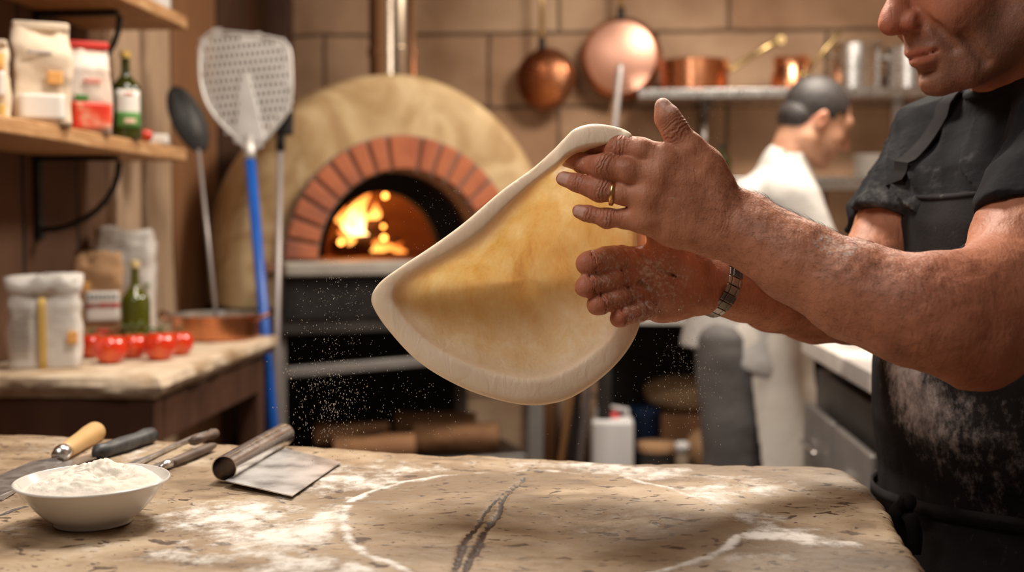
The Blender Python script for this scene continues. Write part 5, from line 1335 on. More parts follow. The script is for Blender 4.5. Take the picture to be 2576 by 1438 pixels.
# wrist and back of the near hand
B.cap(U(1880,545,1.168), U(1825,520,1.168), .0240, .0235, .012, flat=(FW,.85)); B.cap(U(1880,605,1.17), U(1815,590,1.17), .0240, .0225, .012, flat=(FW,.85))
mc = {'i': ((1795,492,1.164),(1676,402,1.163)), 'm': ((1795,520,1.162),(1652,443,1.160)), 'r': ((1795,552,1.164),(1626,495,1.163)), 'l': ((1795,590,1.168),(1620,549,1.169))}
for kx, rr in (('i',(.0155,.0140)),('m',(.0150,.0132)),('r',(.0150,.0128)),('l',(.0165,.0128))): B.cap(U(*mc[kx][0]), U(*mc[kx][1]), rr[0], rr[1], .014)
B.ell(U(1715,520,1.176), [.040,.014,.034], None, .02)
B.cap(U(1800,605,1.172), U(1690,585,1.174), .0135, .0125, .016)
NF = {
 'i': ([(1676,402,1.163),(1612,378,1.163),(1556,369,1.172),(1500,372,1.196),(1458,378,1.214)], [.0138,.0126,.0118,.0098,.0080]),
 'm': ([(1652,443,1.160),(1580,429,1.160),(1516,419,1.166),(1465,410,1.190),(1428,404,1.214)], [.0132,.0122,.0120,.0098,.0080]),
 'r': ([(1626,495,1.163),(1565,487,1.166),(1511,478,1.170),(1450,459,1.178),(1418,449,1.184)], [.0126,.0108,.0108,.0091,.0078]),
 'l': ([(1620,549,1.169),(1570,550,1.172),(1527,549,1.175),(1480,538,1.179),(1456,531,1.182)], [.0124,.0096,.0093,.0079,.0070])}
nails = []
for kx, (p, r) in NF.items():
    P_ = [U(*q) for q in p]; B.chain(P_, r, .004)
    B.ell(P_[2]-FW*.002, np.array([r[2]*1.02, r[2]*.95, r[2]*1.0]), None, .006)
    B.ell(P_[0]-FW*.003, np.array([.0125,.0120,.0125]), None, .012)
    t = P_[-1]-P_[-2]; t /= np.linalg.norm(t); nn_ = -FW-(-FW@t)*t; nn_ /= np.linalg.norm(nn_); nails.append((P_[-1]-t*.002+nn_*r[-1]*.75, t, nn_, r[-1]))
# thumb of the near hand
TP = [(1800,468,1.168),(1772,415,1.164),(1736,374,1.160),(1698,326,1.158),(1679,297,1.158),(1668,268,1.159)]; TR_ = [.020,.0170,.0142,.0118,.0118,.0085]
P_ = [U(*q) for q in TP]; B.chain(P_, TR_, .007)
B.ell(P_[3], [.0124,.0120,.0124], None, .005)
t = P_[-1]-P_[-2]; t /= np.linalg.norm(t); nt_ = -FW*.80+X_*.60; nt_ -= t*(nt_@t); nt_ /= np.linalg.norm(nt_); nails.append((P_[-1]-t*.001+nt_*.0075, t, nt_, .0105))
# web between thumb and index
B.fn(lambda P: sd_ell(P, U(1745,440,1.168), np.eye(3), np.array([.024,.009,.020])), U(1735,425,1.166)-.05, U(1735,425,1.166)+.05, .02)
# wrinkles over the knuckles
def crease(c, t, r, w=.0009): 
    n_ = -FW; b_ = np.cross(t, n_); b_ /= np.linalg.norm(b_)
    pts = [c+(b_*math.sin(a)*r*1.04-FW*math.cos(a)*r*1.04) for a in np.linspace(-1.1, 1.1, 5)]
    for a, b2 in zip(pts[:-1], pts[1:]): B.cap(a, b2, w, w, .0025, 's')
for kx in 'imrl':
    P_ = [U(*q) for q in NF[kx][0]]; r = NF[kx][1]; t = P_[3]-P_[1]; t /= np.linalg.norm(t)
P_ = [U(*q) for q in TP]; t = P_[4]-P_[2]; t /= np.linalg.norm(t)

# far (right) arm
eF = U(2140, 770, 1.43)
B.chain([Fs, U(2258,560,1.49), eF], [.047,.047,.045], .02)
wF = U(1812, 718, 1.295)
B.chain([eF, U(2050,765,1.395), U(1950,742,1.35), U(1870,727,1.315), wF], [.044,.044,.0405,.034,.0290], .02)
B.cap(U(1830,690,1.30), U(1775,690,1.285), .0205, .020, .012); B.cap(U(1820,742,1.30), U(1765,738,1.285), .0215, .020, .012)
FM = {'i': ((1765,675,1.285),(1618,652,1.262)), 'm': ((1765,695,1.285),(1606,700,1.262)), 'r': ((1765,715,1.285),(1622,742,1.264)), 'l': ((1765,735,1.286),(1657,778,1.268))}
for kx in 'imrl': B.cap(U(*FM[kx][0]), U(*FM[kx][1]), .0165, .0150 if kx != 'l' else .0135, .012)
B.ell(U(1705,652,1.262), [.034,.019,.019], np.array([X_*.94-Oz*.34, Y_, Oz*.94+X_*.34]), .012)       # thenar
B.cap(U(1690,768,1.268), U(1765,742,1.276), .0160, .0185, .016)      # hypothenar
B.ell(U(1690,700,1.276), [.040,.012,.022], None, .02)
FF_ = {
 'i': ([(1618,652,1.262),(1566,648,1.248),(1520,652,1.228),(1492,659,1.218),(1474,663,1.212)], [.0150,.0132,.0128,.0125,.0112]),
 'm': ([(1606,700,1.262),(1560,698,1.246),(1517,706,1.226),(1488,714,1.216),(1469,722,1.210)], [.0145,.0125,.0122,.0118,.0105]),
 'r': ([(1622,742,1.264),(1580,745,1.248),(1541,754,1.230),(1515,762,1.220),(1500,768,1.214)], [.0138,.0120,.0116,.0112,.0102]),
 'l': ([(1657,778,1.268),(1622,779,1.254),(1591,789,1.238),(1569,796,1.230),(1555,801,1.225)], [.0128,.0108,.0104,.0100,.0092])}
for kx, (p, r) in FF_.items():
    P_ = [U(*q) for q in p]; B.chain(P_, r, .003)
    for j in (1, 3): B.ell((P_[j]+P_[j+1])/2-FW*.001, np.array([r[j]*1.0]*3), None, .004)
    for j, o_ in ((1,0.),(3,-.2)):
        t = P_[j+1]-P_[j-1]; t /= np.linalg.norm(t); crease(P_[j], t, r[j]*1.0, .0010)
def palm_line(pts, w=.0010, lift=.0):
    Q = [U(*q) for q in pts]
    for a, b2 in zip(Q[:-1], Q[1:]): B.cap(a, b2, w, w, .004, 's')
palm_line([(1600,632,1.2455),(1622,652,1.2465),(1660,684,1.2505),(1700,692,1.255),(1750,690,1.261)], .0012)
palm_line([(1575,690,1.248),(1610,712,1.248),(1640,735,1.250),(1655,785,1.256)], .0014)
palm_line([(1565,668,1.243),(1590,655,1.245)], .001)
# hidden thumb behind the near hand
B.chain([U(1735,655,1.275),U(1690,620,1.262),U(1660,580,1.255),U(1645,545,1.25)], [.018,.0155,.0125,.009], .012)
t0 = __import__('time').time()
# gentle muscle / tendon relief
def bdisp(P): return .0006*vnoise(P*110)+.0009*vnoise(P*45)
B.disp = bdisp
B.disp = None
bV, bF = B.mesh(.0018)
print('body', len(bV), __import__('time').time()-t0)
bV = smooth_pts(bV, bF, 1, .35)
def _nrm(V, F):
    n = np.zeros_like(V); q = np.cross(V[F[:, 2]]-V[F[:, 0]], V[F[:, 3]]-V[F[:, 1]])
    for i in range(4): np.add.at(n, F[:, i], q)
    return n/(np.linalg.norm(n, axis=1)[:, None]+1e-12)
def signed_vol(V, F):
    a = V[F[:, 0]]; b = V[F[:, 1]]; c = V[F[:, 2]]; return np.einsum('ij,ij->i', a, np.cross(b, c)).sum()
def orient(V, F):
    V0 = V-V.mean(0); return F[:, ::-1] if signed_vol(V0, F) < 0 else F
bF = orient(bV, bF)
bV = bV+_nrm(bV, bF)*bdisp(bV)[:, None]
# --- skin attributes
def near(P, c, r): return np.exp(-(np.linalg.norm(P-np.array(c), axis=1)/r)**2)
def nearseg(P, a, b, r):
    a = np.array(a); b = np.array(b); ab = b-a; t = np.clip((P-a)@ab/(ab@ab), 0, 1); return np.exp(-(np.linalg.norm(P-a-t[:, None]*ab, axis=1)/r)**2)
fl_ = np.zeros(len(bV)); rd = np.zeros(len(bV)); st = np.zeros(len(bV)); na = np.zeros(len(bV)); li = np.zeros(len(bV))
for kx, (p, r) in FF_.items():
    P_ = [U(*q) for q in p]
    fl_ = np.maximum(fl_, .80*nearseg(bV, P_[1], P_[3], .017)); rd = np.maximum(rd, 1.0*near(bV, P_[-1], .016))
    fl_ *= 1-.75*near(bV, P_[-1]-FW*.006, .010)
fl_ = np.maximum(fl_, .60*near(bV, U(1640,690,1.25), .035)); fl_ = np.maximum(fl_, .42*near(bV, U(1700,720,1.25), .05))
for kx, (p, r) in NF.items():
    P_ = [U(*q) for q in p]; rd = np.maximum(rd, .75*nearseg(bV, P_[2], P_[-1], .016))
    fl_ = np.maximum(fl_, .46*near(bV, P_[2]-FW*.01, .010)); fl_ = np.maximum(fl_, .36*near(bV, P_[3]-FW*.01, .012))
P_ = [U(*q) for q in TP]; fl_ = np.maximum(fl_, .52*nearseg(bV, P_[3], P_[5], .016)); fl_ = np.maximum(fl_, .30*nearseg(bV, P_[2], P_[3], .016))
fl_ = np.maximum(fl_, .58*nearseg(bV, U(2080,598,1.10), U(2125,618,1.09), .022)); fl_ = np.maximum(fl_, .24*nearseg(bV, U(1850,500,1.15), U(2200,640,1.07), .03)); fl_ = np.maximum(fl_, .26*near(bV, U(1700,460,1.15), .05))
for c, t, n_, r in nails:
    q = bV-c; u = q@t; v = q@np.cross(t, n_); w = q@n_
    e = np.maximum(np.abs(u)/(r*.85), np.abs(v)/(r*.72)); na = np.maximum(na, np.clip((1.12-e)/.25, 0, 1)*(w > -.004))
rd = np.maximum(rd, .8*near(bV, HW(.118,0,-.018), .03*HS)); rd = np.maximum(rd, .5*near(bV, HW(.07,.045,-.02), .035)); rd = np.maximum(rd, .55*near(bV, U(2455,900,1.08), .06))
rd = np.maximum(rd, .5*near(bV, U(2470,250,1.37), .05)); rd = np.maximum(rd, .45*near(bV, U(2440,760,1.05), .09))
hl = (bV-horg)/HS; hx, hy, hz = hl@Fh, hl@Lh, hl@Uh
st = np.clip((-.018-hz)/.025, 0, 1)*np.clip((hz+.125)/.02, 0, 1)*np.clip((hx+.01)/.03, 0, 1)*np.clip((.115-hx)/.01, 0, 1)
st *= 1-near(bV, HW(.07,.045,-.015), .024); li = np.exp(-(np.abs(hy)/.027)**6)*np.exp(-(np.abs(hz+.0590)/.0085)**4)*(hx > .085)
li_c = li*(1-(np.abs(hy)/.03)**2*.5); st = st*(1-np.clip(li*1.5, 0, 1)); st[np.linalg.norm(hl, axis=1) > .16] = 0
st = np.maximum(st, .0)
def skin_mat(name, base, dark, red):
    m = mat(name, [dark, base, tuple(min(1, c*1.12) for c in base)], 22, detail=6, rough=.55, sss=.10, bump=.5, bscale=150, ramp=(.25,.72), bdist=.0014)
    nt, b = nodes_of(m); L = nt.links.new
    def mixin(attr, col, gain, ns=None, thr=None):
        at = _n(nt, 'ShaderNodeAttribute', attribute_name=attr); src = at.outputs['Fac']
        ma = _n(nt, 'ShaderNodeMath', operation='MULTIPLY'); L(src, ma.inputs[0]); ma.inputs[1].default_value = gain; src = ma.outputs[0]
        if ns:
            tc = _n(nt, 'ShaderNodeTexCoord'); nz = _n(nt, 'ShaderNodeTexNoise'); nz.inputs['Scale'].default_value = ns; nz.inputs['Detail'].default_value = 2; L(tc.outputs['Object'], nz.inputs['Vector'])
            mr = _n(nt, 'ShaderNodeMapRange'); mr.inputs['From Min'].default_value = thr[0]; mr.inputs['From Max'].default_value = thr[1]; L(nz.outputs['Fac'], mr.inputs[0])
            mm = _n(nt, 'ShaderNodeMath', operation='MULTIPLY'); L(src, mm.inputs[0]); L(mr.outputs[0], mm.inputs[1]); src = mm.outputs[0]
        mx = _n(nt, 'ShaderNodeMixRGB'); L(src, mx.inputs[0]); L(b.inputs['Base Color'].links[0].from_socket, mx.inputs[1]); mx.inputs[2].default_value = c4(col); L(mx.outputs[0], b.inputs['Base Color'])
    mixin('red', red, .75); mixin('stubble', (.13,.085,.065), .45); mixin('stubble', (.10,.07,.055), .75, 1200, (.48,.66)); mixin('lip', (.40,.13,.10), .7); mixin('nail', (.66,.40,.33), .8)
    # fine skin cells and pores
    tc = _n(nt, 'ShaderNodeTexCoord'); vo = _n(nt, 'ShaderNodeTexVoronoi'); vo.inputs['Scale'].default_value = 420; L(tc.outputs['Object'], vo.inputs['Vector'])
    mp = _n(nt, 'ShaderNodeMapping'); mp.inputs['Rotation'].default_value = (0, -.45, 0); mp.inputs['Scale'].default_value = (3.0,1,.8); L(tc.outputs['Object'], mp.inputs[0])
    wv = _n(nt, 'ShaderNodeTexNoise'); wv.inputs['Scale'].default_value = 55; wv.inputs['Detail'].default_value = 7; wv.inputs['Distortion'].default_value = .8; L(mp.outputs[0], wv.inputs['Vector'])
    b1 = _n(nt, 'ShaderNodeBump'); b1.inputs['Strength'].default_value = .3; b1.inputs['Distance'].default_value = .0006; L(vo.outputs['Distance'], b1.inputs['Height']); L(b.inputs['Normal'].links[0].from_socket, b1.inputs['Normal'])
    b2 = _n(nt, 'ShaderNodeBump'); b2.inputs['Strength'].default_value = .38; b2.inputs['Distance'].default_value = .0022; L(wv.outputs['Fac'], b2.inputs['Height']); L(b1.outputs[0], b2.inputs['Normal'])
    ka = _n(nt, 'ShaderNodeAttribute', attribute_name='kmask'); kb_ = _n(nt, 'ShaderNodeAttribute', attribute_name='kphase')
    kn_ = _n(nt, 'ShaderNodeTexNoise'); kn_.inputs['Scale'].default_value = 75; kn_.inputs['Detail'].default_value = 3; L(tc.outputs['Object'], kn_.inputs['Vector'])
    k1 = _n(nt, 'ShaderNodeMath', operation='MULTIPLY'); L(kb_.outputs['Fac'], k1.inputs[0]); k1.inputs[1].default_value = 1500
    k2 = _n(nt, 'ShaderNodeMath', operation='MULTIPLY_ADD'); L(kn_.outputs['Fac'], k2.inputs[0]); k2.inputs[1].default_value = 22; L(k1.outputs[0], k2.inputs[2])
    k3 = _n(nt, 'ShaderNodeMath', operation='SINE'); L(k2.outputs[0], k3.inputs[0])
    k4 = _n(nt, 'ShaderNodeMath', operation='MULTIPLY'); L(k3.outputs[0], k4.inputs[0]); L(ka.outputs['Fac'], k4.inputs[1])
    b3 = _n(nt, 'ShaderNodeBump'); b3.inputs['Strength'].default_value = .8; b3.inputs['Distance'].default_value = .00045; L(k4.outputs[0], b3.inputs['Height']); L(b2.outputs[0], b3.inputs['Normal'])
    L(b3.outputs[0], b.inputs['Normal'])
    flour_mix(m, 'flour', (.34,.95), 210, 1.9, ((.80,.68,.60),)*2, bumpd=.0006)
    return m
SK = skin_mat('weathered_skin', (.50,.205,.115), (.33,.115,.058), (.42,.11,.065))
KJ = []
for kx, (p, r) in NF.items():
    P_ = [U(*q) for q in p]
    for j, am in ((2,1.),(3,.6)): t = P_[j+1]-P_[j-1]; KJ.append((P_[j]-FW*r[j]*.8, t/np.linalg.norm(t), .0085 if j == 2 else .006, am))
P_ = [U(*q) for q in TP]; t = P_[4]-P_[2]; KJ.append((P_[3]-FW*.009, t/np.linalg.norm(t), .009, 1.)); pass
for kx, (p, r) in FF_.items():
    P_ = [U(*q) for q in p]
    for j, am in ((1,.9),(3,.9)): t = P_[j+1]-P_[j-1]; KJ.append((P_[j]-FW*r[j]*.8, t/np.linalg.norm(t), .0045, am))
KJ.append((U(1835,560,1.145), (wN-U(1700,520,1.17))/np.linalg.norm(wN-U(1700,520,1.17)), .018, .35)); KJ.append((U(1800,715,1.26), X_, .010, .35))
km = np.zeros(len(bV)); kp = np.zeros(len(bV))
for c, t, r, am in KJ:
    q = bV-c; s_ = q@t; pr_ = q-s_[:, None]*t; m2_ = am*np.exp(-(s_/r)**2-(np.linalg.norm(pr_, axis=1)/(.017))**4); kp = np.where(m2_ > km, s_, kp); km = np.maximum(km, m2_)
person = thing('person', 'man in a black T-shirt and dusty black bib apron tossing pizza dough with both hands', 'person', (tc0[0], tc0[1], 0))
body = mesh_obj('body', bV, bF, SK, person, True, {'flour': fl_, 'red': rd, 'stubble': st, 'nail': na, 'lip': li_c, 'kmask': km, 'kphase': kp})
# --- eyebrows and short hair
def shell(name, f, lo, hi, h, m, parent, attrs=None, disp=None, sm=1):
    S = SDF(disp); S.fn(f, lo, hi, 0); V, F = S.mesh(h, np.array(lo), np.array(hi)); V = smooth_pts(V, F, sm, .5); F = orient(V, F)
    at = {k: g(V) for k, g in (attrs or {}).items()}
    return mesh_obj(name, V, F, m, parent, True, at)
M['hair'] = mat('short_grey_hair', [(.03,.025,.022),(.13,.115,.105)], 300, detail=2, rough=.6, bump=.6, bscale=400, bdist=.002)
M['hair_dark'] = mat('short_dark_hair', [(.018,.015,.014),(.07,.06,.06)], 120, detail=3, rough=.5, bump=.6, bscale=200, bdist=.003)
def hair_fn(W, Fh, Lh, Uh, org, sc, fx=.062):
    R = np.array([Fh, Lh, Uh])
    def f(P):
        d = np.minimum(sd_ell(P, W(-.010,0,.046), R, np.array([.104,.0800,.093])*sc), sd_ell(P, W(-.048,0,-.012), R, np.array([.062,.067,.058])*sc))-.0012*np.abs(vnoise(P*160))
        q = (P-org)/sc; x, y, z = q@Fh, q@Lh, q@Uh
        # hairline plane: forehead edge high, nape low, cut round the ears
        cut = np.minimum(np.minimum(np.maximum(x-fx, .046-z), np.maximum(x-.034, .018-z)), np.maximum(x+.020, -.062-z))
        return np.maximum(d, cut*sc)
    return f
hf = hair_fn(HW, Fh, Lh, Uh, horg, HS)
shell('hair', hf, horg-.16, horg+.17, .004, M['hair'], person)
# ================= clothing
def armfield(P, a, m_, e, r):  # distance along the sleeve chain
    return np.minimum(sd_cap(P, a, m_, r[0], r[1]), sd_cap(P, m_, e, r[1], r[2]))
mN = U(2600,600,1.165); hemN = U(2572,585,1.165); mF = U(2258,560,1.49)
dN = (eN-N_)/np.linalg.norm(eN-N_); dF = (eF-Fs)/np.linalg.norm(eF-Fs)
hN = U(2545,600,1.16); hF = U(2212,592,1.49)
def folds(P, fr, amp): return amp*(1-np.abs(vnoise(P*fr)))**3
colP = U(2445,250,1.37); colN = Oz*.92+Fh*np.array([1,1,0])*.36; colN /= np.linalg.norm(colN)
ca_ = (HW(-.028,0,-.045)-nb_); ca_ /= np.linalg.norm(ca_)
def shirt_f(P):
    d = torso(P, .006)
    d = smin(d, sd_cap(P, nb_+Oz*-.02, N_, .052, .066), .05); d = smin(d, sd_cap(P, nb_+Oz*-.02, Fs, .052, .064), .05)
    # wrinkle coordinates: folds run down-left from the shoulder
    q = P-tc0; u = q@tn; v = q@tl; z = P[..., 2]
    w = np.stack([u*4, (v*1.0+z*.55)*26, z*3-v*2], -1); fo = vnoise(w)
    sl = armfield(P, N_, mN, eN, [.070,.070,.070]); sl = np.maximum(sl, (P-hN)@dN)
    sl2 = armfield(P, Fs, mF, eF, [.062,.063,.064]); sl2 = np.maximum(sl2, (P-hF)@dF)
    d = smin(d, sl, .03); d = smin(d, sl2, .03)
    fo2 = vnoise(np.stack([u*9, (v*.8+z*.9)*40, z*6+v*4], -1)); d = d-.016*(1-np.abs(fo))**2-.009*(1-np.abs(fo2))**3+.008+.012*np.clip((1.222-z)/.02, 0, 1)*np.clip((u+.05)/.02, 0, 1)-.003*np.abs(vnoise(P*np.array([30., 30., 14.])))
    # hollow sleeves and neck
    i1 = np.maximum(armfield(P, N_, mN, eN, [.060,.0605,.0605]), -((P-hN)@dN)-.05); i2 = np.maximum(armfield(P, Fs, mF, eF, [.051,.0515,.053]), -((P-hF)@dF)-.05)
    d = smax(d, -i1, .002); d = smax(d, -i2, .002)
    d = smin(d, sd_cap(P, nb_, nb_+ca_*.06, .072, .068), .03)
    nk = sd_cap(P, nb_-ca_*.05, HW(-.02,0,-.03), .0665, .0625); nk = np.maximum(nk, -((P-colP)@colN)); d = smax(d, -nk, .002); d = smax(d, (P-colP)@colN-.002, .002)
    d = np.maximum(d, .80-P[..., 2])
    return d
slo = np.minimum(np.minimum(N_, Fs), tc0)-.27; shi = np.maximum(np.maximum(N_, Fs), tc0)+.22; slo[2] = .79; shi[2] = 1.43
slo[1] = min(slo[1], 1.0)
M['shirt'] = mat('black_cotton_jersey', [(.010,.010,.0115),(.022,.0225,.025)], 16, rough=.92, bump=.5, bscale=120, bdist=.002, spec=.12)
def dustf(V): 
    f = .38*near(V, U(2240,470,1.45), .10)+.38*near(V, U(2180,560,1.44), .07)+.36*near(V, U(2540,560,1.10), .09)+.30*near(V, U(2440,400,1.30), .10)
    return f
flour_mix(M['shirt'], 'flour', (.40,2.6), 40, 2.0, ((.55,.52,.50),)*2, bumpd=.0002)
t0 = __import__('time').time()
ts_ = shell('t_shirt', shirt_f, slo, shi, .0035, M['shirt'], person, {'flour': dustf})
# collar band
cpts = []
ca_ = (HW(-.028,0,-.045)-nb_); ca_ /= np.linalg.norm(ca_)
cc_ = nb_+ca_*(((colP-nb_)@colN)/(ca_@colN))
s1 = np.cross(colN, Y_); s1 /= np.linalg.norm(s1); s2 = np.cross(colN, s1)
for t in np.linspace(0, 2*PI, 49): cpts.append(cc_+(s1*math.cos(t)+s2*math.sin(t))*.0690)
MB().tube(cpts, .0065, n=10, cap=False, flat=1.0).build('shirt_collar', M['shirt'], ts_, smooth=True)
# apron
M['apron'] = mat('dusty_black_apron', [(.012,.0105,.011),(.028,.025,.026)], 14, detail=6, rough=.9, bump=.45, bscale=260, bdist=.001, spec=.15)
flour_mix(M['apron'], 'flour', (.62,2.1), 75, 2.6, ((.62,.54,.52),)*2, stretch=(1,1,.7), bumpd=.0003)
def apron_d(P, off): 
    d = torso(P, off); z = P[..., 2]; q = P-tc0; u = q@tn; v = q@tl
    fl2 = np.clip((.85-z)/.4, 0, 1)
    d = d-.030*fl2*np.clip((u+.02)/.1, 0, 1)
    d = d-.012*fl2*np.sin(v*60+z*4+2*vnoise(P*5.))
    w = np.stack([(v*.9+z*.5)*18, u*5, z*6-v*5], -1); d = d-.0045*np.abs(vnoise(w))-.006*np.clip(1-np.abs(z-.870)/.05, 0, 1)*np.abs(vnoise(np.stack([v*45, z*12, u*5], -1)))
    return d
ZB = 1.236
def apron_f(P):
    z = P[..., 2]; q = P-tc0; u = q@tn; v = q@tl
    d0_ = apron_d(P, .0165); d = np.maximum(d0_, -(d0_+.008))
    hwid = np.interp(z, [.40,.86,.98,1.10,ZB], [.30,.24,.19,.145,.112])
    d = np.maximum(d, np.abs(v)-hwid); d = np.maximum(d, z-(ZB-.012*(v/.11)**2*-1)); d = np.maximum(d, .42-z); d = np.maximum(d, -u-.02)
    return d
alo = tc0-.32; ahi = tc0+.32; alo[2] = .40; ahi[2] = 1.26
def adust(V):
    return (1.1*nearseg(V, U(2262,890,1.40), U(2285,1030,1.36), .045)+.45*near(V, U(2330,1050,1.31), .05)+.55*near(V, U(2250,850,1.41), .06)+.38*near(V, U(2450,1150,1.25), .10)+.38*near(V, U(2500,1300,1.25), .10)+.30*near(V, U(2400,560,1.28), .12)+.16*near(V, U(2400,1000,1.25), .12)+.15)
ap_ = shell('apron', apron_f, alo, ahi, .0030, M['apron'], person, {'flour': adust}, sm=4)
# straps: from the bib corners up to the neck
def sgrad(P, e=.004):
    g = np.stack([shirt_f(P+np.eye(3)[i]*e)-shirt_f(P-np.eye(3)[i]*e) for i in range(3)], -1); return g/(np.linalg.norm(g, axis=-1)[..., None]+1e-9)
def onto_shirt(P, off):
    P = np.array(P)
    D_ = tn*.85+Oz*.5; D_ /= np.linalg.norm(D_); P = P-D_*.03
    for _ in range(40):
        f = shirt_f(P); P = P+D_*np.clip(off-f, 0, .006)[:, None]
    P = smooth_line(P)
    for _ in range(12):
        f = shirt_f(P); P = P+D_*np.clip(off-f, 0, .006)[:, None]
    return P
def smooth_line(P):
    Q = P.copy()
    for _ in range(3): Q[1:-1] = (Q[:-2]+2*Q[1:-1]+Q[2:])/4
    return Q
def on_torso(v, z, off, usign=1):
    a = np.interp(z, Zt, At)+off; b = np.interp(z, Zt, Bt)+off; u = a*math.sqrt(max(0, 1-(v/b)**2))*usign
    p = tc0+tn*u+tl*v; return np.array([p[0], p[1], z])
for name, pts in (('apron_strap', [on_torso(-.074, 1.150, .014), on_torso(-.075, 1.20, .016), on_torso(-.077, 1.245, .021), on_torso(-.074, 1.285, .030), None]),
                  ('apron_strap', [on_torso(.100, 1.165, .017), on_torso(.098, 1.215, .022), on_torso(.092, 1.262, .030), on_torso(.085, 1.285, .040), None])):
    sg = -1 if pts[0] is not None and (pts[0]-tc0)@tl < 0 else 1
    pts[-1] = nb_+tl*sg*.062+tn*.045+Oz*.015; pts.append(nb_+tl*sg*.064+tn*.0+Oz*.045); pts.append(nb_+tl*sg*.045-tn*.05+Oz*.05)
    cpt = onto_shirt(catmull(np.array(pts), 6, False), .0035); V = []; F = []
    for i, p in enumerate(cpt):
        t = cpt[min(i+1, len(cpt)-1)]-cpt[max(i-1, 0)]; t /= np.linalg.norm(t)
        o_ = sgrad(p[None], .02)[0]*.6+tn*.4; o_ = o_-t*(o_@t); o_ /= np.linalg.norm(o_); s_ = np.cross(t, o_)
        for a, b2 in ((-.012,0),(.012,0),(.012,.003),(-.012,.003)): V.append(p+s_*a+o_*(b2+.001))
    for i in range(len(cpt)-1):
        for k in range(4): F.append((i*4+k, i*4+(k+1) % 4, i*4+4+(k+1) % 4, i*4+4+k))
    o = mesh_obj(name, V, F, M['apron'], ap_, True, {'flour': np.full(len(V), .25)}); o.data.set_sharp_from_angle(angle=.8)
# pocket-like top hem and seam
hem = [on_torso(v, ZB+.012*(v/.11)**2-.006, .0175) for v in np.linspace(-.108, .108, 25)]
hm = MB().tube(hem, .0036, n=8, flat=1.0); o = mesh_obj('bib_hem', hm.V, hm.F, M['apron'], ap_, True, {'flour': np.full(len(hm.V), .45)})
fc = on_torso(-.112, ZB-.002, .018)
m_ = MB(); P = []
for i in range(7):
    for_ = [];
    for j in range(5): a = i/6; b2 = j/4; P.append(fc+tl*(-.004-.022*a*(1-.3*b2))+tn*(.004+.012*math.sin(a*2.6))+Oz*(.010-.05*b2*(1-.55*a)+.004*a))
o = MB().grid(np.array(P).reshape(7, 5, 3)).build('bib_corner', M['apron'], ap_, smooth=True); sm = o.modifiers.new('s', 'SOLIDIFY'); sm.thickness = .002
# waist tie and its hanging ends
tie = []
for t in np.linspace(0, 2*PI, 61):
    z = .857+.006*math.sin(t*2); a = np.interp(z, Zt, At)+.026; b_2 = np.interp(z, Zt, Bt)+.026; p = tc0+tn*a*math.cos(t)+tl*b_2*math.sin(t); tie.append(np.array([p[0], p[1], z]))
def ribbon(nm, pts, w, th=.003, nrm=None):
    V = []; F = []
    for i, p in enumerate(pts):
        t = pts[min(i+1, len(pts)-1)]-pts[max(i-1, 0)]; t = t/(np.linalg.norm(t)+1e-9); o_ = (p-tc0)*np.array([1,1,0]) if nrm is None else nrm; o_ = o_/np.linalg.norm(o_); o_ = o_-t*(o_@t); o_ /= np.linalg.norm(o_); s_ = np.cross(t, o_)
        for a, b2 in ((-w/2,0),(w/2,0),(w/2,th),(-w/2,th)): V.append(p+s_*a+o_*b2)
    for i in range(len(pts)-1):
        for k in range(4): F.append((i*4+k, i*4+(k+1) % 4, i*4+4+(k+1) % 4, i*4+4+k))
    F += [(3,2,1,0), tuple(len(V)-4+k for k in range(4))]
    return mesh_obj(nm, V, F, M['apron'], ap_, True, {'flour': np.full(len(V), .3)})
ribbon('waist_tie', tie, .016)
kn = U(2282, 1262, 1.345)
ribbon('tie_end', list(catmull(np.array([kn, kn+Oz*-.02-X_*.004, U(2288,1300,1.325), U(2300,1345,1.325), U(2296,1392,1.33)]), 5, False)), .017, .003, -FW)
ribbon('tie_end', list(catmull(np.array([kn, U(2252,1285,1.33), U(2262,1330,1.335), U(2290,1365,1.335)]), 5, False)), .015, .003, -FW)
kb_ = MB(); kb_.lathe([(.011*math.sin(PI*i/8), -.011*math.cos(PI*i/8)) for i in range(9)], kn, n=14); o = mesh_obj('tie_knot', kb_.V, kb_.F, M['apron'], ap_, True, {'flour': np.full(len(kb_.V), .3)})
# trousers and shoes (behind the worktable)
def trous(P):
    d = sd_cap(P, tc0*np.array([1,1,0])+Oz*.82, tc0*np.array([1,1,0])+Oz*.70, .13, .13)
    for s in (-1, 1): d = smin(d, sd_cap(P, tc0*np.array([1,1,0])+tl*s*.085+Oz*.70, tc0*np.array([1,1,0])+tl*s*.10+Oz*.09, .088, .062), .03)
    return d-.004*np.abs(vnoise(P*14))
shell('trousers', lambda P: np.maximum(trous(P), P[..., 2]-.86), tc0*np.array([1,1,0])+np.array([-.24,-.24,.02]), tc0*np.array([1,1,0])+np.array([.24,.24,.90]), .009, M['trouser'], person)
for s in (-1, 1):
    c = tc0*np.array([1,1,0])+tl*s*.10; S = SDF(); S.cap(c+tn*-.05+Oz*.045, c+tn*.12+Oz*.035, .044, .038, .01); S.cap(c+Oz*.08, c+Oz*.11, .05, .05, .02)
    V, F = S.mesh(.006); V[:, 2] = np.maximum(V[:, 2], .002); mesh_obj('shoe', V, orient(V, F), M['black_metal'], person, True)
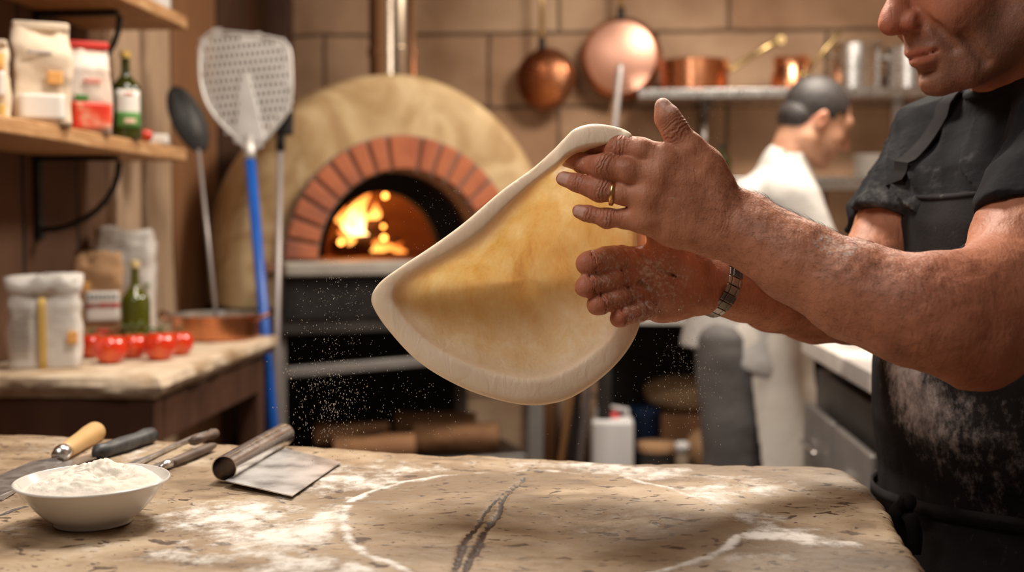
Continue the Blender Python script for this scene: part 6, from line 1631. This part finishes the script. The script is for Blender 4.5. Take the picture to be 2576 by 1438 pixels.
# ring
ra, rb = U(1552,485,1.167), U(1524,481,1.169); rt = (rb-ra)/np.linalg.norm(rb-ra); rc = U(1541,486,1.1675)
ro_ = MB().lathe([(.0118,-.0022),(.0128,-.0018),(.0130,0),(.0128,.0018),(.0118,.0022),(.0116,0),(.0118,-.0022)], rc, axis=rt, n=40).build('wedding_ring', M['gold'], smooth=True); setp(ro_, 'plain gold wedding ring on the ring finger of the nearer hand', 'ring')
# watch: link bracelet around the far wrist
M['watch'] = mat('worn_watch_steel', [(.30,.28,.26),(.46,.44,.41)], 40, rough=.32, metal=1)
wt = thing('wristwatch', 'steel link-bracelet wristwatch on the wrist of the farther hand', 'watch', U(1795,716,1.29))
waxis = U(1870,730,1.315)-U(1770,712,1.285); waxis /= np.linalg.norm(waxis)
# tilt the bracelet: its lower end sits nearer the hand
wz = Oz-waxis*(Oz@waxis); wz /= np.linalg.norm(wz); wy = np.cross(waxis, wz)
wc = U(1802,716,1.2905)
tiltv = waxis*.42
NL = 22
for i in range(NL):
    a = 2*PI*i/NL; c = lambda a: wc+wz*.0345*math.cos(a)+wy*.0300*math.sin(a)+tiltv*.0345*math.cos(a)*.55
    p0, p1 = c(a-PI/NL*.92), c(a+PI/NL*.92); mid = (p0+p1)/2; t = (p1-p0)/np.linalg.norm(p1-p0); o_ = mid-wc; o_ /= np.linalg.norm(o_); o_ = o_-t*(o_@t); o_ /= np.linalg.norm(o_); s_ = np.cross(t, o_)
    L_ = np.linalg.norm(p1-p0)
    MB().box(mid, (L_, .0095, .0030), ax=[t, s_, o_]).box(mid+s_*.0075, (L_*.92, .0045, .0024), ax=[t, s_, o_]).box(mid-s_*.0075, (L_*.92, .0045, .0024), ax=[t, s_, o_]).build('bracelet_link', M['watch'], wt, bev=.0006)
MB().lathe([(0,.0),(.018,0),(.020,.003),(.020,.007),(.017,.009),(0,.009)], wc+wy*(.031 if (wy@FW) > 0 else -.031), axis=(wy if (wy@FW) > 0 else -wy), n=36).build('watch_case', M['watch'], wt, smooth=True, auto=True)
# arm hair
def hairs(nm, regions, n, L_, rad, m, parent, lean, seed, F_=bF, V_=bV):
    rg = np.random.default_rng(seed)
    fc = V_[F_].mean(1); e1_ = V_[F_[:, 2]]-V_[F_[:, 0]]; e2_ = V_[F_[:, 3]]-V_[F_[:, 1]]; nr = np.cross(e1_, e2_); nr /= np.linalg.norm(nr, axis=1)[:, None]+1e-12
    w = regions(fc); w = w/w.sum(); ix = rg.choice(len(fc), n, p=w)
    V = []; Fq = []
    base = fc[ix]+rg.normal(0, .0008, (n, 3)); N = nr[ix]
    for i in range(n):
        b = base[i]; nn2 = N[i]; d = lean+rg.normal(0, .35, 3); d = d-nn2*(d@nn2); d /= np.linalg.norm(d); l = L_*rg.uniform(.5, 1.3)
        s_ = np.cross(d, nn2); k = len(V)
        for t, r_ in ((0, rad), (.45, rad*.9), (1, rad*.25)):
            p = b+d*l*t+nn2*l*(.50*t-.32*t*t)-nn2*.0008+s_*l*.15*t*t*rg.uniform(-1, 1)
            V += [p+s_*r_, p-s_*r_*.5+nn2*r_, p-s_*r_*.5-nn2*r_]
        for a in (0, 3):
            for q in range(3): Fq.append((k+a+q, k+a+(q+1) % 3, k+a+3+(q+1) % 3, k+a+3+q))
    o = mesh_obj(nm, V, Fq, m, parent, True); o['kind'] = 'stuff'; return o
M['armhair'] = mat('arm_hair', [(.06,.035,.022)], 5, rough=.5)
M['beard'] = mat('grey_stubble', [(.22,.17,.14),(.42,.36,.31),(.08,.05,.04)], 900, rough=.5)
la = (wN-U(2290,778,1.095)); la /= np.linalg.norm(la)
regA = lambda C: nearseg(C, U(2300,700,1.05), U(1880,520,1.15), .045)+.25*nearseg(C, U(2350,800,1.06), U(1880,600,1.16), .06)+.15*nearseg(C, U(1850,540,1.15), U(1760,500,1.15), .02)
hairs('arm_hair', regA, 5200, .011, .00006, M['armhair'], person, la*.7-Oz*.5, 3)
lb = (wF-eF); lb /= np.linalg.norm(lb)
hairs('arm_hair', lambda C: nearseg(C, U(2100,780,1.38), U(1850,740,1.28), .045), 1800, .010, .00006, M['armhair'], person, lb*.8-Oz*.5, 4)
def regB(C):
    q = (C-horg)/HS; x, y, z = q@Fh, q@Lh, q@Uh
    w = np.clip((-.020-z)/.02, 0, 1)*np.clip((z+.125)/.02, 0, 1)*np.clip((x+.01)/.04, 0, 1)*(np.linalg.norm(q, axis=1) < .16)
    w *= 1-np.exp(-(np.abs(y)/.027)**6)*np.exp(-(np.abs(z+.059)/.009)**4); w *= 1-np.exp(-(np.linalg.norm(C-HW(.07,.045,-.015), axis=1)/.024)**2); w *= 1-(x > .112)
    return w+1e-9*(w > 0)
hairs('beard_stubble', regB, 7000, .0030, .00006, M['beard'], person, -Uh*1.0, 5)
def regC(C):
    q = (C-horg)/HS; x, y, z = q@Fh, q@Lh, q@Uh; ya = np.abs(y)
    return np.exp(-((z-.052+.25*np.maximum(ya-.035, 0))/.0045)**4)*(ya > .014)*(ya < .052)*(x > .06)+1e-12
hairs('eyebrow', regC, 900, .008, .00011, M['beard'], person, Lh*.2-Uh*.1+Fh*.1, 6)
print('man done', __import__('time').time()-t0)
# ================================================================ THE COOK BEHIND
D2 = 3.42
cook = thing('person', 'stooping cook in a white shirt and cream apron, back half turned, facing the right counter', 'person', (U(1880,900,D2)[0], U(1880,900,D2)[1], 0))
f0 = X_*.97+Y_*.10; f0 /= np.linalg.norm(f0); l0 = np.cross(Oz, f0); pt = math.radians(30)
f2 = f0*math.cos(pt)-Oz*math.sin(pt); u2 = f0*math.sin(pt)+Oz*math.cos(pt)
ho = U(2046, 308, D2); Bk = SDF()
KW = head_sdf(Bk, ho, f2, l0, u2, 1.0, False)
def K(px, py, dd=0): return U(px, py, D2+dd)
Bk.cap(KW(-.03,0,-.04), K(1975,425,.0), .056, .062, .03)
# arms (skin)
Bk.chain([K(2030,560,-.18), K(2075,690,-.20), K(2170,760,-.18), K(2215,775,-.16)], [.045,.042,.032,.026], .02)
Bk.ell(K(2245,785,-.16), [.05,.026,.022], None, .02)
Bk.chain([K(2030,540,.2), K(2090,680,.2), K(2185,740,.18), K(2225,758,.18)], [.045,.042,.032,.026], .02); Bk.ell(K(2255,768,.18), [.05,.026,.022], None, .02)
for dd in (-.16, .18):
    for j in range(5): Bk.cap(K(2262,(785 if dd < 0 else 768)+(j-2)*5,dd), K(2302-abs(j-1)*4,(790 if dd < 0 else 773)+(j-2)*9,dd), .0085, .007, .004)
V, F = Bk.mesh(.0045); F = orient(V, F)
zz = np.zeros(len(V)); hq = V-ho
SK2 = skin_mat('cook_skin', (.62,.33,.21), (.46,.20,.12), (.50,.16,.10))
rd2 = np.maximum(.8*near(V, KW(-.004,-.085,0), .03), .5*near(V, KW(.12,0,-.015), .03)); stt = .7*near(V, KW(.06,-.03,-.08), .04)
mesh_obj('body', V, F, SK2, cook, True, {'flour': zz, 'red': rd2, 'stubble': stt, 'nail': zz, 'lip': zz})
shell('hair', hair_fn(KW, f2, l0, u2, ho, 1.0, .058), ho-.17, ho+.17, .005, M['hair_dark'], cook)
def cshirt(P):
    d = sd_cap(P, K(1900,745), K(1925,575), .150, .150)
    d = smin(d, sd_cap(P, K(1925,570), K(1965,470), .155, .085), .06)
    d = smin(d, sd_cap(P, K(1985,500,-.15), K(1975,480,.16), .075, .075), .06)
    d = smin(d, sd_cap(P, K(1995,510,-.17), K(2060,655,-.20), .078, .062), .03); d = smin(d, sd_cap(P, K(1990,500,.18), K(2080,650,.2), .075, .06), .03)
    d = smin(d, sd_cap(P, K(1965,430), K(1978,408), .070, .068), .02)
    d = smax(d, -sd_cap(P, K(1978,425), KW(-.03,0,-.04), .0605, .0590), .004)
    d = d-.008*np.abs(vnoise(P*np.array([9., 9., 5.])))-.003*vnoise(P*30)
    return np.maximum(d, K(1900,850)[2]-P[..., 2]+.12*((P-K(1900,850))@X_))
clo = K(1900,700)-.42; chi = K(1990,450)+.42
shell('white_shirt', cshirt, clo, chi, .008, M['cloth_white'], cook, sm=2)
def ctrous(P):
    d = sd_cap(P, K(1885,790), K(1880,860), .140, .135)
    d = smin(d, sd_cap(P, K(1835,870,-.08), K(1850,1480,-.06), .100, .066), .06); d = smin(d, sd_cap(P, K(1895,870,.09), K(1900,1480,.10), .098, .066), .06)
    return np.maximum(np.maximum(d-.008*np.abs(vnoise(P*np.array([8., 8., 16.]))), P[..., 2]-K(1880,770)[2]), .04-P[..., 2])
tl_, th_ = K(1880,900)-.36, K(1880,900)+.36; tl_[2] = 0; th_[2] = 1.05
shell('trousers', ctrous, tl_, th_, .010, M['trouser'], cook, sm=2)
def capron(P):
    z = P[..., 2]; d = sd_cap(P, K(1890,700), K(1885,860), .166, .158)
    d = smin(d, sd_cap(P, K(1885,860), K(1945,1290), .158, .165), .05)
    d = np.abs(d-.006*np.sin(((P-K(1900,900))@Y_)*50+z*5)-.008*np.abs(vnoise(P*np.array([7,7,2.5]))))-.0065
    x = (P-K(1858,900))@X_
    # only wraps the front (image right); its near edge slants
    top_flap = K(1800,880)[2]
    edge_ = np.where(z > K(1800,900)[2]+.03, -.18, (K(1858,900)[2]-z)*.12)
    d = np.maximum(d, edge_-x); d = np.maximum(d, .42-z); d = np.maximum(d, z-K(1900,725)[2])
    return d
al, ah = K(1900,1000)-.45, K(1900,1000)+.45; al[2] = .40; ah[2] = 1.1
shell('apron', capron, al, ah, .006, M['cloth_apron'], cook, sm=2)
def flap(P):
    d = np.abs(sd_cap(P, K(1885,760), K(1862,900), .168, .176)-.008*np.abs(vnoise(P*np.array([8,8,3]))))-.006
    d = np.maximum(d, (K(1740,868)[2]-.42*np.clip((P-K(1740,868))@X_, 0, .35))-P[..., 2]); return np.maximum(d, P[..., 2]-K(1900,760)[2])
shell('shirt_tail', flap, tl_, th_+np.array([0.1,0,.2]), .006, M['cloth_white'], cook, sm=2)
for dx, dd in ((1850,-.06),(1900,.10)):
    c = K(dx,1480,dd); c[2] = .045; S = SDF(); S.cap(c-f0*.05, c+f0*.13, .045, .038, .01); S.cap(c+Oz*.03, c+Oz*.06, .05, .05, .02); V, F = S.mesh(.009); V[:, 2] = np.maximum(V[:, 2], .002); mesh_obj('shoe', V, orient(V, F), M['black_metal'], cook, True)
# ================================================================ FLOUR IN THE AIR
def dust(nm, lab, clouds, rmin, rmax, seed):
    rg = np.random.default_rng(seed); V = []; F = []
    for n, (px, sx), (py, sy), (d, sd), el in clouds:
        for _ in range(n):
            p = U(rg.normal(px, sx), rg.normal(py, sy), max(.9, rg.normal(d, sd)))
            if p[2] < TZ+.004 and p[1] < 1.75: continue
            r = rg.uniform(rmin, rmax)*rg.uniform(.6, 1.2); k = len(V); e = el*rg.uniform(.7, 1.5)
            a = rg.normal(0, .25); ax = np.array([math.sin(a), 0, math.cos(a)]); s_ = np.array([math.cos(a), 0, -math.sin(a)])
            V += [p+ax*r*e, p+s_*r, p+np.array([0, r, 0]), p-s_*r, p-np.array([0, r, 0]), p-ax*r*e]
            F += [(k, k+1, k+2), (k, k+2, k+3), (k, k+3, k+4), (k, k+4, k+1), (k+5, k+2, k+1), (k+5, k+3, k+2), (k+5, k+4, k+3), (k+5, k+1, k+4)]
    o = mesh_obj(nm, V, F, M['flour'], None, False); setp(o, lab, 'flour', kind='stuff')
dust('falling_flour', 'grains of flour falling in the air on the left of the dough', [(360,(830,60),(900,110),(1.22,.05),1.4),(420,(840,55),(1030,60),(1.2,.05),2.2),(160,(860,60),(760,60),(1.22,.06),1.),(180,(1040,80),(1010,60),(1.25,.06),1.2),(40,(760,50),(1000,60),(1.1,.05),2.0),(60,(900,80),(700,40),(1.2,.05),1.)], .00022, .00050, 11)
dust('falling_flour', 'grains of flour falling in the air below the right edge of the dough', [(200,(1720,35),(900,60),(1.22,.05),1.6),(170,(1735,45),(1010,60),(1.22,.05),1.8),(90,(1640,70),(960,90),(1.22,.05),1.2),(60,(1500,100),(1080,40),(1.25,.05),1.)], .00022, .00045, 12)
dust('airborne_flour', 'fine flour specks floating around the thumb and in front of the oven mouth', [(60,(1765,40),(310,40),(1.18,.03),1.),(90,(1110,60),(520,50),(1.22,.05),1.),(40,(1150,90),(600,60),(1.22,.05),1.),(40,(1590,60),(310,40),(1.2,.04),1.)], .00018, .00032, 13)
# ================================================================ LIGHT
def area(nm, loc, size, power, col, target=None, sy=None):
    l = bpy.data.lights.new(nm, 'AREA'); l.energy = power; l.color = col; l.size = size
    if sy: l.shape = 'RECTANGLE'; l.size_y = sy
    o = bpy.data.objects.new(nm, l); COL.objects.link(o); o.location = loc
    t = Vector(target) if target else Vector((loc[0], loc[1], 0))
    o.rotation_euler = (t-Vector(loc)).to_track_quat('-Z', 'Y').to_euler(); return o
def point(nm, loc, r, power, col):
    l = bpy.data.lights.new(nm, 'POINT'); l.energy = power; l.color = col; l.shadow_soft_size = r
    o = bpy.data.objects.new(nm, l); COL.objects.link(o); o.location = tuple(loc); return o
area('ceiling_lamp_worktable', (-.25, 1.95, 2.5), .40, 36, (1,.91,.80), (0,1.25,.9))
area('ceiling_lamp_middle', (.75, 3.2, 2.65), .55, 58, (1,.88,.74), (.3,3.4,0))
area('ceiling_lamp_left', (-.75, 2.3, 2.65), .45, 12, (1,.87,.72), (-1.0,2.6,.9))
area('front_fill_light', (-.75, .45, 2.3), .7, 12, (1,.92,.84), (0,1.4,1.0))  # added fill to brighten hands, dough and table front; no lamp hangs here
point('oven_fire_glow', OP(-.06,.50,.16), .05, 4, (1,.36,.07))
W = bpy.data.worlds.new('World'); SC.world = W; W.use_nodes = True
bg = W.node_tree.nodes['Background']; bg.inputs[0].default_value = (1,.85,.70,1); bg.inputs[1].default_value = .08
# ================================================================ CAMERA
cd = bpy.data.cameras.new('Camera'); co = bpy.data.objects.new('Camera', cd); COL.objects.link(co)
cd.lens = 40; cd.sensor_width = 36; cd.sensor_fit = 'HORIZONTAL'; cd.clip_start = .05
co.matrix_world = Matrix(((RT[0], UPV[0], -FW[0], CAM[0]), (RT[1], UPV[1], -FW[1], CAM[1]), (RT[2], UPV[2], -FW[2], CAM[2]), (0,0,0,1)))
cd.dof.use_dof = True; cd.dof.focus_distance = 1.2; cd.dof.aperture_fstop = 3.2
SC.camera = co
SC.view_settings.view_transform = 'Standard'; SC.view_settings.look = 'None'; SC.view_settings.exposure = 0; SC.view_settings.gamma = 1; SC.view_settings.use_curve_mapping = False
